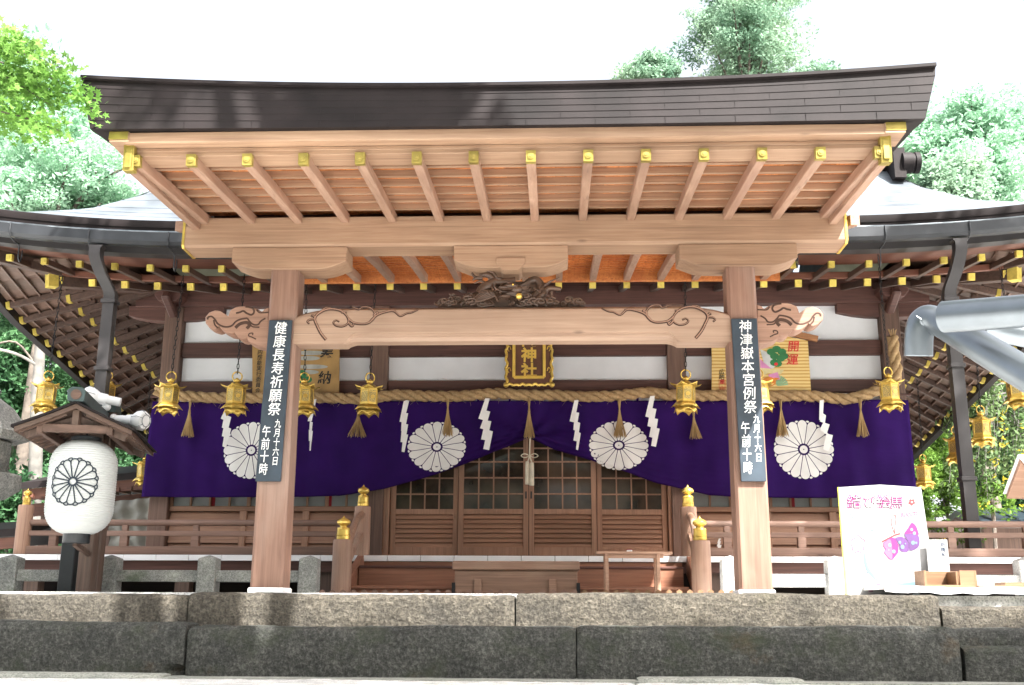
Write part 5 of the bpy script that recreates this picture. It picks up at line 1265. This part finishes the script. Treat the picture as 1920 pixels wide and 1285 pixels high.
# white covered table
tz = P(1700, 1104, -.1).z
xl_ = P(1643, 1108, .1).x
wt = thing('covered_table', 'long low table under a white sheet at the right edge', 'table', (xl_+1.2, .1, -.1))
m = MB(); R = []
for i in range(25):
    x = xl_+.0+2.6*i/24; f_ = .02*math.sin(i*1.3)+.012*math.sin(i*2.9); zt_ = P(1700, 1100, 0).z+.006*math.sin(i*.7)-.02*(i/24); R.append([(x, -.20+f_, zt_-.05-.02*abs(math.sin(i*.9))), (x, -.19, zt_-.012), (x, -.16, zt_), (x, .62, zt_+.012), (x, .66, zt_-.05), (x, .60, zt_-.03), (x, -.14, zt_-.03)])
m.loft(R); m.build('white_sheet', M['white'], wt, smooth=50)
for x in (xl_+.35, xl_+1.4, xl_+2.4): m = MB(); m.box(x-.03, x+.03, -.06, -.02, -.04-.1, P(1700, 1100, 0).z-.04); m.build('leg', M['steel'], wt)
# wooden boxes on the table
zb_ = P(1700, 1101, .15).z; a = P(1730, 1070, .15); b = P(1828, 1070, .15)
wb = thing('open_box', 'open-fronted fresh pine box on the white-covered table', 'wooden box', ((a.x+b.x)/2, .15, zb_))
x0, x1, zt_ = a.x, b.x, a.z; y0, y1 = .12, .42; td = .022
m = MB(); m.box(x0, x0+td, y0, y1, zb_, zt_); m.box(x1-td, x1, y0, y1, zb_, zt_); m.box(x0+td, x1-td, y1-td, y1, zb_, zt_); m.box(x0+td, x1-td, y0, y1-td, zb_, zb_+td); m.build('box_shell', M['freshwood'], wb, bevel=.002)
m = MB(); m.box(x1-.17, x1-td, y0, y0+td, zb_+td, zt_); m.box(x0+(x1-x0)*.62, x0+(x1-x0)*.62+.015, y0+td, y1-td, zb_+td, zt_-.01); m.build('divider', M['freshwood'], wb, bevel=.002)
a = P(1832, 1097, .1); b2 = P(1882, 1097, .1); tr = thing('wood_slip', 'thin pine slips lying on the white-covered table', 'wood slips', (a.x, .1, zb_)); m = MB(); m.box(a.x, b2.x, .05, .12, zb_-.004, zb_+.016); m.build('slip', M['freshwood'], tr, bevel=.002)
a = P(1883, 1095, .35); tr = thing('pine_tray', 'low pine tray at the right end of the white-covered table', 'tray', (a.x, .35, zb_)); m = MB(); m.box(a.x, a.x+.6, .33, .35, zb_, zb_+.055); m.box(a.x, a.x+.02, .35, .6, zb_, zb_+.055); m.box(a.x+.02, a.x+.6, .35, .6, zb_, zb_+.012); m.build('tray_side', M['freshwood'], tr, bevel=.002)

# ================================================================== STEEL HANDRAIL (near right)
hr = thing('steel_handrail', 'shiny galvanised steel handrail with a turned-down end close by at the right', 'handrail', tuple(PD(1960, 700, 1.62)))
m = MB()
pth = spline([PD(1722, 668, 1.72), PD(1722.5, 638, 1.72), PD(1725, 614, 1.72), PD(1732, 602, 1.72), PD(1745, 598, 1.71), PD(1775, 612, 1.68), PD(1830, 645, 1.60), PD(1935, 709, 1.50), PD(2100, 812, 1.36), PD(2400, 1000, 1.16)], 8)
m.tube(pth, [.0222+.0016*min(1, max(0, (i-36)/16)) for i in range(len(pth))], 28, cap=False); o = m.build('sloping_pipe', M['steel'], hr, smooth=60); o.modifiers.new('wall', 'SOLIDIFY').thickness = .003
m = MB(); m.tube([PD(1766, 595, 1.56), PD(1770, 594.5, 1.56), PD(1930, 583, 1.46), PD(2300, 556, 1.28)], [.019, .0232, .0232, .0232], 28); m.build('level_pipe', M['steel'], hr, smooth=60)
m = MB(); m.tube(spline([PD(1840, 612, 1.80), PD(1870, 618, 1.80), PD(1960, 636, 1.78), PD(2200, 684, 1.75)], 5), .021, 20); m.build('rear_pipe', M['steel'], hr, smooth=60)

# ================================================================== BUILDINGS AROUND
YG = 13.0
def roofed(name, label, Y, x0px, x1px, eave_px, ridge_px, depth, matroof, matwall, wall_to, group=None, cat='building', tilt=0):
    a, b = P(x0px, eave_px, Y), P(x1px, eave_px+tilt, Y); r_ = P((x0px+x1px)/2, ridge_px, Y+depth)
    t_ = thing(name, label, cat, ((a.x+b.x)/2, Y, 0), group)
    zr = r_.z
    m = MB()
    R = []
    for i in range(25):
        f = i/24; x = a.x+(b.x-a.x)*f; z = a.z+(b.z-a.z)*f
        R.append([(x, Y, z), (x, Y+depth, zr+(z-a.z)), (x, Y+depth*2, z), (x, Y+depth*2, z-.12), (x, Y+depth, zr+(z-a.z)-.15), (x, Y, z-.14)])
    m.loft(R); ro = m.build('roof', matroof, t_, smooth=30)
    return t_, ro, a, b, zr
# left side hall behind the paper lantern: roof edge, reddish eaves, tarpaulin
t_, ro, a, b, zr = roofed('side_hall', 'side building with a dark roof edge and reddish eaves behind the paper lantern', 10.6, 40, 330, 905, 885, 2.0, M['bronze'], M['hallred'], 0, tilt=-26)
m = MB(); m.beam((a.x, 10.75, a.z-.24), (b.x, 10.75, b.z-.24), .10, .22); m.build('eave_board', M['hallred'], t_)
m = MB(); m.beam((a.x, 11.2, a.z-.52), (b.x, 11.2, b.z-.50), .10, .26); m.build('beam', M['hallred'], t_)
for x in (a.x+.3, (a.x+b.x)/2, b.x-.2): m = MB(); m.box(x-.1, x+.1, 11.2, 11.4, -.05, a.z-.5); m.build('post', M['hallZ'], t_)
for i in range(12): x = a.x+.2+(b.x-a.x-.4)*i/11; m = MB(); m.box(x-.05, x+.05, 10.66, 11.3, a.z-.30+.2*i/11, a.z-.22+.2*i/11); m.build('rafter', M['hallred'], t_)
tp = thing('canvas_sheet', 'grey canvas sheet hung across the open side building behind the veranda rail', 'tarpaulin', (P(215, 960, 10.5).x, 10.5, .6))
R = []
for i in range(40):
    px = 205+95*i/39; row = []
    for j in range(16):
        q = P(px, (940-8*i/39)+(1035-940)*j/15, 10.5); row.append((q.x, 10.5+.06*math.sin(j*1.3+i*.12)+.05*math.sin(i*.5), q.z))
    R.append(row)
m = MB(); m.loft(R, cap=False, closed=False); m.build('sheet', M['tarp'], tp, smooth=60)
# low shed roof lower left
t_, ro, a, b, zr = roofed('low_shed', 'low shed with dark sheet roof and reddish beams at the far left behind the fence', 8.2, -120, 48, 1003, 985, 1.2, M['bronze'], M['hallred'], 0, tilt=-14)
m = MB(); m.beam((a.x, 8.3, a.z-.25), (b.x, 8.3, b.z-.25), .1, .2); m.build('eave_board', M['hallred'], t_)
m = MB(); m.beam((a.x, 8.5, a.z-.55), (b.x+.1, 9.4, b.z-.42), .1, .18); m.build('beam', M['hallred'], t_)
for x in (a.x+.1, b.x-.25): m = MB(); m.box(x-.08, x+.08, 8.6, 8.76, -.05, a.z-.2); m.build('post', M['hallZ'], t_)
# right: tiled roof and dark blue roof beyond the rail
t_, ro, a, b, zr = roofed('tiled_house', 'low house with a pale grey tiled roof beyond the right-hand veranda rail', 17.0, 1755, 1850, 972, 944, 1.6, M['tile'], M['hallZ'], 0)
m = MB(); n = 16
for i in range(n):
    x = a.x+(b.x-a.x)*(i+.5)/n; pts = [Vector((x, 17.0+1.6*k/6, a.z+(zr-a.z)*k/6+.03)) for k in range(7)]; m.tube(pts, .055, 6)
m.build('tile_row', M['tile'], ro, kind='stuff', smooth=50)
m = MB(); m.tube([(a.x, 18.6, zr+.1), (b.x, 18.6, zr+.1)], .13, 8); m.build('ridge', M['tile'], ro, smooth=50)
m = MB(); m.box(a.x+.1, b.x-.1, 17.4, 20.0, -.2, a.z-.1); m.build('wall', M['hallZ'], t_)
t_, ro, a, b, zr = roofed('blue_roof_shed', 'shed with a dark blue sheet metal roof at the right edge beyond the rail', 12.0, 1842, 2100, 978, 958, 1.5, M['bluesheet'], M['hallZ'], 0, tilt=-12)
for k in range(6):
    x = a.x+.25+.5*k; m = MB(); m.beam((x, 12.02, a.z+.03+.02*k), (x, 13.5, zr+.03+.02*k), .05, .05); m.build('roof_seam', M['bluesheet'], ro)
m = MB(); m.box(a.x+.2, b.x, 12.5, 14.5, -.2, a.z-.1); m.build('wall', M['hallZ'], t_)
# small shelter roof of a wooden board at the right edge
YN = 1.2
a = P(1888, 860, YN); nb = thing('shelter_board', 'fresh timber board shelter with a little pitched roof cut off at the right edge', 'notice board', (a.x+1.1, YN, -.03))
for s in (0, 1):
    y0, y1 = (YN-.05, YN+.42) if s == 0 else (YN+.42, YN+.9)
ap = P(1888, 858, YN+.1)+Vector((.32, 0, 0)); lo = P(1882, 918, YN-.12)+Vector((.32, 0, 0))
m = MB(); m.loft([[(x, YN-.35, lo.z+.02), (x, YN+.15, ap.z+.02), (x, YN+.65, lo.z+.02), (x, YN+.65, lo.z-.03), (x, YN+.15, ap.z-.05), (x, YN-.35, lo.z-.03)] for x in (lo.x+.02, lo.x+2.4)]); m.build('roof', M['tablewood'], nb, bevel=.004)
m = MB(); m.loft([[(x, YN-.37, lo.z+.03), (x, YN+.15, ap.z+.035), (x, YN+.67, lo.z+.03), (x, YN+.15, ap.z+.022)] for x in (lo.x-.01, lo.x+2.4)]); m.build('roof_sheet', M['white'], nb)
for d in (.12, .34): m = MB(); m.box(lo.x+.06, lo.x+2.2, YN+.15-d-.03, YN+.15-d+.03, ap.z-.10-(ap.z-lo.z)*d/.5-.04, ap.z-.10-(ap.z-lo.z)*d/.5+.03); m.build('purlin', M['tablewood'], nb)
m = MB(); m.box(lo.x+.78, lo.x+.90, YN+.09, YN+.21, -.05, ap.z-.08); m.build('post', M['tablewood'], nb)

# ================================================================== TREES
def leaf_cloud(centres, per, size, spread, rng, star=False, droop=0.0, flat_=1.0):
    """many small leaf blades scattered around clump centres -> verts, faces (one blade = bent quad, or a five-pointed leaf)"""
    C = np.repeat(np.asarray(centres, float), per, axis=0); n = len(C)
    S = np.asarray(spread if hasattr(spread, '__len__') else [spread]*3, float)
    d = rng.normal(size=(n, 3)); d /= np.linalg.norm(d, axis=1)[:, None]; C = C+d*(rng.random(n)**.5)[:, None]*S
    u = rng.normal(size=(n, 3)); u[:, 2] = u[:, 2]*.7-droop; u /= np.linalg.norm(u, axis=1)[:, None]
    w_ = rng.normal(size=(n, 3)); w_[:, 2] *= flat_; v = np.cross(u, w_); v /= np.linalg.norm(v, axis=1)[:, None]
    sz = size*(.6+.8*rng.random(n))[:, None]
    if star:
        pr = []
        for k in range(10):
            a = 2*PI*k/10+PI/2; r = (1.0 if k % 2 == 0 else .38)*(1 if k not in (4, 6) else .8); pr.append((r*math.cos(a), r*math.sin(a)))
        V = np.stack([C+u*sz*b+v*sz*a for a, b in pr], 1).reshape(-1, 3); F = np.arange(n*10).reshape(n, 10); return V, F
    nz = np.cross(u, v)
    V = np.stack([C-u*sz, C+v*sz*.42+nz*sz*.12, C+u*sz, C-v*sz*.42+nz*sz*.12], 1).reshape(-1, 3)
    return V, np.arange(n*4).reshape(n, 4)
def leaf_mesh(name, V, F, mat, parent):
    me = bpy.data.meshes.new(name); og = np.array(ORG.get(parent, Vector((0, 0, 0)))); V = V-og; k = F.shape[1]
    me.vertices.add(len(V)); me.vertices.foreach_set('co', V.astype(np.float32).ravel())
    me.loops.add(F.size); me.loops.foreach_set('vertex_index', F.astype(np.int32).ravel())
    me.polygons.add(len(F)); me.polygons.foreach_set('loop_start', (np.arange(len(F))*k).astype(np.int32)); me.update(calc_edges=True); me.validate()
    me.materials.append(mat); o = bpy.data.objects.new(name, me); COL.objects.link(o); o.parent = parent; KIDS.setdefault(parent, []).append(o); return o
def tree(name, label, base, top, crown, rad3, mat, nc=120, per=150, leaf=.10, clump=.55, trunk=.16, bark='bark', seed=0, shape='ball', cat='tree', group=None, droop=0., lean=(0, 0), gap=.25):
    rng = np.random.default_rng(seed); base = Vector(base); c_ = np.array(crown, float); R3 = np.array(rad3, float)
    t_ = thing(name, label, cat, tuple(base), group)
    cs = []
    while len(cs) < nc:
        d = rng.normal(size=3); d /= np.linalg.norm(d); r = rng.random()**.45
        if shape == 'cone':
            h_ = rng.random()**1.3; p = np.array([0, 0, -R3[2]+2*R3[2]*h_]); rr_ = (1-h_)**.75*(.35+.65*rng.random()**.5); a = rng.random()*6.28; p[0] = R3[0]*rr_*math.cos(a); p[1] = R3[1]*rr_*math.sin(a)
            p[2] += .05*R3[2]*rng.normal()
        else:
            p = d*r*R3*(1+.16*rng.normal())
            if shape == 'dome' and p[2] < -.45*R3[2]: continue
            if math.sin(p[0]*2.1/R3[0]*2+seed)*math.sin(p[2]*2.3/R3[2]*2+seed*2)*math.cos(p[1]*1.7) > 1-gap*1.6: continue
        cs.append(c_+p)
    cs = np.array(cs)
    k_ = rng.random(nc); Vs, Fs, off = [], [], 0
    for lo, hi, cs_, lf_, pm in ((0, .35, 1.35, 1.15, .9), (.35, .75, .95, .85, 1.15), (.75, 1.01, .6, .7, .8)):
        sel = cs[(k_ >= lo) & (k_ < hi)]
        if not len(sel): continue
        V, F = leaf_cloud(sel, max(4, int(per*pm)), leaf*lf_*.88, (clump*cs_, clump*cs_, clump*cs_*.5), rng, droop=droop); Vs.append(V); Fs.append(F+off); off += len(V)
    leaf_mesh('crown', np.concatenate(Vs), np.concatenate(Fs), mat, t_)
    m = MB(); tp_ = Vector(crown)+Vector((0, 0, R3[2]*.55)); N = 10
    axis = [base.lerp(tp_, i/N)+Vector((math.sin(i*.9+seed)*.05*trunk*6, math.cos(i*1.3+seed)*.05*trunk*6, 0)) for i in range(N+1)]
    m.tube(axis, [trunk*(1.25 if i == 0 else 1-.85*i/N) for i in range(N+1)], 8)
    for k in range(min(26, nc)):
        e = Vector(cs[k*(nc//min(26, nc))]); i = min(N-1, max(3, int(N*max(.2, min(.95, (e.z-base.z)/(tp_.z-base.z+1e-6)-.15))))); s_ = axis[i]
        md = (s_+e)/2+Vector((0, 0, .12*(e-s_).length)); m.tube(spline([s_, md, e], 4), [trunk*.36*(1-.8*j/8) for j in range(9)], 5)
    m.build('trunk', M[bark], t_, smooth=60); return t_
def at(px, py, Y): return P(px, py, Y)
# far forest on the rise (left, behind the eaves)
q = at(60, 700, 22)
spec = []
def T(name, label, px, py, Y, rpx, rz_px, mat, **kw):
    """crown centred on a measured point at depth Y; radii given as picture extents"""
    c_ = at(px, py, Y); k = (Y+11.1)*1.02/F_PX; gz = kw.pop('gz', -.05)
    return tree(name, label, (c_.x, c_.y, gz), None, tuple(c_), (rpx*k, kw.pop('ry', rpx*k*.8), rz_px*k), M[mat], **kw)
GL = 'broadleaf trees beyond the left eaves'; GR = 'broadleaf trees beyond the right eaves'
T('broadleaf_tree', 'pale sunlit broadleaf tree filling the sky corner left of the porch roof', 105, 335, 15.5, 190, 115, 'leafpale', nc=210, per=190, leaf=.085, clump=.55, seed=2, group=GL, trunk=.22)
T('broadleaf_tree', 'bushy pale tree behind the maple sprays at the upper left corner', 0, 195, 18, 185, 110, 'leafpale', nc=170, per=170, leaf=.10, clump=.7, seed=3, group=GL, trunk=.2)
T('dark_tree', 'dark green tree seen under the left eave behind the far left gilt lantern', 40, 730, 17, 150, 140, 'leafdark', nc=170, per=200, leaf=.085, clump=.55, seed=4, group=GL, trunk=.15)
T('dark_tree', 'dark green tree between the stone lantern and the paper lantern', 100, 880, 20, 150, 150, 'leafdark', nc=190, per=190, leaf=.09, clump=.6, seed=5, group=GL, trunk=.16)
T('dark_tree', 'shadowy tree showing just left of the purple curtain', 290, 800, 21, 140, 160, 'leafdark', nc=170, per=170, leaf=.10, clump=.65, seed=6, group=GL, trunk=.16)
T('dark_tree', 'dark tree low at the far left above the low shed roof', -20, 960, 14, 140, 120, 'leafdark', nc=120, per=170, leaf=.085, clump=.5, seed=7, group=GL, trunk=.14)
T('dark_tree', 'tall shaded tree high behind the far left gilt lantern', -30, 560, 25, 190, 170, 'leafdark', nc=170, per=150, leaf=.12, clump=.8, seed=8, group=GL, trunk=.2)
bt = thing('bare_trunk', 'slender grey trunk rising behind the far left gilt lantern', 'tree trunk', tuple(at(72, 900, 13.5)))
m = MB(); q0 = at(60, 1120, 13.5); m.tube(spline([q0, at(66, 900, 13.5), at(70, 760, 13.5), at(76, 640, 13.5), at(84, 560, 13.5)], 4), [.16]*10+[.13]*7, 8); m.build('trunk', M['greybark'], bt, smooth=60)
m = MB(); m.tube(spline([at(76, 690, 13.5), at(40, 668, 13.2), at(0, 656, 13), at(-60, 650, 12.8)], 4), .035, 6); m.build('limb', M['greybark'], bt, smooth=60)
m = MB(); m.tube(spline([at(70, 690, 13.5), at(30, 642, 13.3), at(-20, 650, 13)], 4), .028, 6); m.build('limb', M['bark'], bt, smooth=60)
# tall conifer and companions above the porch roof, right of centre
tree('tall_cedar', 'tall cedar with clumped sprays rising above the porch roof, right of centre', (at(1395, 150, 27).x, 27, -.1), None, tuple(at(1395, 60, 27)), (2.5, 2.4, 3.3), M['leafcedar'], nc=185, per=260, leaf=.085, clump=.68, seed=12, trunk=.3, shape='ball', gap=.4)
T('cedar_top', 'small rounded tree top peeping over the porch roof left of the tall cedar', 1212, 138, 24, 62, 36, 'leafcedar', nc=44, per=220, leaf=.085, clump=.4, seed=13, trunk=.16)
T('cedar_top', 'lowest tree top just above the porch roof right of the tall cedar', 1515, 150, 25, 45, 30, 'leafcedar', nc=20, per=200, leaf=.085, clump=.4, seed=14, trunk=.14)
T('broadleaf_tree', 'pale broadleaf tree behind the right end of the porch roof', 1800, 300, 18, 120, 130, 'leafpale', nc=200, per=190, leaf=.10, clump=.6, seed=21, group=GR, trunk=.22)
T('broadleaf_tree', 'pale broadleaf tree at the upper right edge', 1925, 285, 22, 130, 125, 'leafpale', nc=180, per=180, leaf=.115, clump=.7, seed=22, group=GR, trunk=.22)
T('broadleaf_tree', 'greener low tree right of the round ridge tile', 1790, 350, 14.5, 50, 65, 'leafcedar', nc=90, per=150, leaf=.08, clump=.42, seed=23, group=GR, trunk=.14)
T('dark_tree', 'dark tree in the shade beyond the right downspout', 1830, 850, 22, 150, 170, 'leafdark', nc=200, per=180, leaf=.10, clump=.6, seed=24, group=GR, trunk=.17)
T('dark_tree', 'dark tree behind the dim lantern above the poster', 1735, 930, 24, 110, 130, 'leafdark', nc=130, per=160, leaf=.11, clump=.7, seed=25, group=GR, trunk=.17)
T('dark_tree', 'dark mass of leaves at the right edge above the shelter board', 1960, 760, 20, 130, 190, 'leafdark', nc=170, per=170, leaf=.10, clump=.65, seed=26, group=GR, trunk=.17)
# bright cypresses
for k, (px, py, rx, rz_, Y, lab) in enumerate(((1732, 905, 26, 85, 15, 'bright yellow-green cypress column behind the top right corner of the poster'), (1772, 890, 20, 80, 15.6, 'narrower bright cypress just left of the right downspout'), (1700, 880, 22, 70, 15.8, 'half-hidden bright cypress behind the purple curtain\'s right edge'))):
    T('cypress', lab, px, py, Y, rx, rz_, 'leafcyp', nc=90, per=130, leaf=.05, clump=.20, seed=30+k, trunk=.07, group='bright cypresses behind the right veranda', ry=.35)
# weeping tree with pale bare twigs and a few yellow leaves
wt_ = thing('weeping_tree', 'weeping tree with pale bare twigs and scattered yellow leaves right of the downspout', 'tree', tuple(at(1960, 1080, 11.5)))
m = MB(); rr = random.Random(9)
b0 = at(1975, 1080, 11.5); m.tube(spline([b0, at(1960, 950, 11.5), at(1930, 830, 11.4), at(1880, 770, 11.3), at(1840, 760, 11.2)], 5), [.14-.005*i for i in range(21)], 8); m.build('trunk', M['greybark'], wt_, smooth=60)
m = MB(); lp_ = []
for k in range(70):
    x = rr.uniform(1790, 1930); y = rr.uniform(690, 800); Y = 11.4+rr.uniform(-.6, .6); L = rr.uniform(60, 170); sx = rr.uniform(-40, 30)
    pts = spline([at(x+30, y-12, Y), at(x, y, Y), at(x+sx*.4, y+L*.4, Y), at(x+sx*.7+rr.uniform(-8, 8), y+L, Y)], 4)
    m.tube(pts, [.016*(1-.7*i/12) for i in range(13)], 4); lp_ += [tuple(p) for p in pts[4:]]
for k in range(14):
    a = (rr.uniform(1860, 1920), rr.uniform(740, 800)); b = (rr.uniform(1800, 1900), rr.uniform(790, 880)); m.tube(spline([at(*a, 11.4), at((a[0]+b[0])/2+10, (a[1]+b[1])/2-15, 11.3), at(*b, 11.2)], 5), [.03*(1-.7*i/10) for i in range(11)], 5)
m.build('twigs', M['greybark'], wt_, kind='stuff', smooth=60)
V, F = leaf_cloud(lp_, 10, .06, .20, np.random.default_rng(3), droop=.7); leaf_mesh('crown', V, F, M['leafwill'], wt_)
V, F = leaf_cloud([at(rr.uniform(1800, 1925), rr.uniform(690, 960), 11.0) for _ in range(34)], 4, .055, .10, np.random.default_rng(4)); leaf_mesh('yellow_leaves', V, F, M['leafyel'], wt_)
V, F = leaf_cloud([at(rr.uniform(1800, 1900), rr.uniform(905, 965), 11.2) for _ in range(50)], 14, .06, .18, np.random.default_rng(5)); sh_ = thing('yellow_bush', 'yellowish green bush in front of the blue roof', 'bush', tuple(at(1860, 1000, 11.2))); leaf_mesh('crown', V, F, M['leafcyp'], sh_)
m = MB(); m.tube([(at(1860, 1000, 11.2).x, 11.2, -.1), at(1860, 930, 11.2)], .04, 6); m.build('trunk', M['bark'], sh_)
V, F = leaf_cloud([at(rr.uniform(1735, 1850), rr.uniform(985, 1030), 5.2) for _ in range(26)], 9, .045, .10, np.random.default_rng(6)); sh_ = thing('rail_shrub', 'small green shrub sprigs showing between the right veranda rails', 'shrub', tuple(at(1790, 1060, 5.2))); leaf_mesh('leaves', V, F, M['leafcyp'], sh_)
m = MB()
for k in range(6): m.tube(spline([(at(1760+16*k, 1060, 5.2).x, 5.2, -.1), at(1755+17*k, 1030, 5.2), at(1748+18*k, 992, 5.2)], 3), .008, 5)
m.build('stem', M['bark'], sh_)
# maple sprays hanging in at the upper left, nearer than the roof
mp = thing('maple_tree', 'maple with fresh green star-shaped leaves reaching in at the upper left corner', 'tree', (-8.2, -2.2, -1.9))
m = MB(); m.tube(spline([(-8.2, -2.2, -1.9), (-8.0, -2.3, 1.5), (-7.3, -2.5, 3.6), (-6.4, -2.7, 4.6), (-5.6, -2.8, 5.2)], 5), [.18-.007*i for i in range(21)], 8); m.build('trunk', M['bark'], mp, smooth=60)
m = MB(); cs = []; rr = random.Random(4)
for (x0, y0, x1, y1) in ((-60, 80, 120, 130), (-60, 150, 165, 185), (-50, 120, 90, 195), (-60, 200, 110, 245), (-60, 60, 60, 95), (-60, 230, 60, 225), (-40, 170, 60, 160), (-60, 105, 140, 165)):
    Yb = -2.75+rr.uniform(-.45, .45); pts = spline([P(x0, y0, Yb), P((x0+x1)/2, (y0+y1)/2-8, Yb), P(x1, y1, Yb)], 9)
    m.tube(pts, [.012*(1-.75*i/18) for i in range(19)], 5)
    for i, p in enumerate(pts[2:]):
        cs.append(p)
        if i % 2 == 0: cs.append(p+Vector((rr.uniform(-.1, .1), rr.uniform(-.2, .2), rr.uniform(-.14, .08))))
m.build('limb', M['bark'], mp, smooth=60)
V, F = leaf_cloud(cs, 17, .036, (.17, .2, .12), np.random.default_rng(8), star=True, droop=.2, flat_=2.5); leaf_mesh('leaves', V, F, M['leafmaple'], mp)
# a leafy tree behind the photographer keeps the lower steps and the left side in shade
def shade_tree(name, label, regions, trunk_at, seed, leaf=.13):
    rng = np.random.default_rng(seed); t_ = thing(name, label, 'tree', trunk_at); cs = []
    for (x0, x1, y0, y1, z0, z1, t0, t1, n) in regions:
        p = np.stack([rng.uniform(x0, x1, n), rng.uniform(y0, y1, n), rng.uniform(z0, z1, n)], 1)+np.array(SDIR)*rng.uniform(t0, t1, n)[:, None]; cs.append(p)
    cs = np.concatenate(cs); V, F = leaf_cloud(cs, 60, leaf, (.42, .42, .25), rng); leaf_mesh('crown', V, F, M['leafdark'], t_)
    m = MB(); b0 = Vector(trunk_at); top = Vector(cs.mean(0)); ax = spline([b0, b0.lerp(top, .4)+Vector((.3, 0, .4)), top], 6); m.tube(ax, [.32*(1-.75*i/12) for i in range(13)], 10)
    for k in range(24): e = Vector(cs[rng.integers(len(cs))]); s_ = ax[5+k % 7]; m.tube(spline([s_, (s_+e)/2+Vector((0, 0, .5)), e], 4), [.10*(1-.8*i/8) for i in range(9)], 5)
    m.build('trunk', M['bark'], t_, smooth=60)
shade_tree('shade_tree', 'tall leafy tree behind the photographer that shades the lower steps', [(-8, 6.5, -1.65, -.66, -.75, -.75, 15, 21, 250), (5.2, 8, -1.6, -.9, -.3, -.3, 15, 21, 24)], (9.5, -16, -1.9), 41)
shade_tree('shade_tree', 'tall leafy tree off to the left that shades the paper lantern', [(-8.5, -3.3, .0, 3.2, .2, 3.0, 13, 19, 170), (-3.6, -2.2, -.2, .2, .1, .9, 15, 19, 14), (-9.5, -3.4, 3.4, 7.6, 0, 0, 15, 20, 130)], (4.5, -10.5, -1.9), 42)
# unseen trees added behind the photographer to block the low southern sky
for k in range(9):
    x = -32+8*k; y = -25+3*math.sin(k*2.1)
    tree('approach_tree', ('broad', 'tall', 'old', 'leaning', 'dense', 'slim', 'forked', 'young', 'spreading')[k]+' dark tree across the approach behind the photographer', (x, y, -1.95), None, (x, y, 8.0), (5.4, 3.5, 9.5), M['leafdark'], nc=150, per=34, leaf=.36, clump=1.3, seed=60+k, trunk=.3, group='trees across the approach')

shade_tree('shade_tree', 'tall leafy tree off to the right that shades the right-hand veranda', [(2.9, 10, 3.9, 7.6, 0, 0, 15, 20, 150), (1.9, 3.2, 2.75, 4.4, 0, 0, 15, 20, 26)], (13.5, -6.5, -1.9), 43)
for x0, lab in ((1344, 'tiny paper streamer on the louvred wall left of the right pillar'), (1374, 'tiny paper streamer on the louvred wall, half hidden by the right pillar')):
    streamer([[(x0+4, 1010), (x0+8, 1010), (x0+5, 1018), (x0+1, 1018)], [(x0+3, 1015), (x0+8, 1015), (x0+5, 1025), (x0, 1025)], [(x0+4, 1022), (x0+9, 1022), (x0+7, 1031), (x0, 1031)]], lab, YRp=6.86)
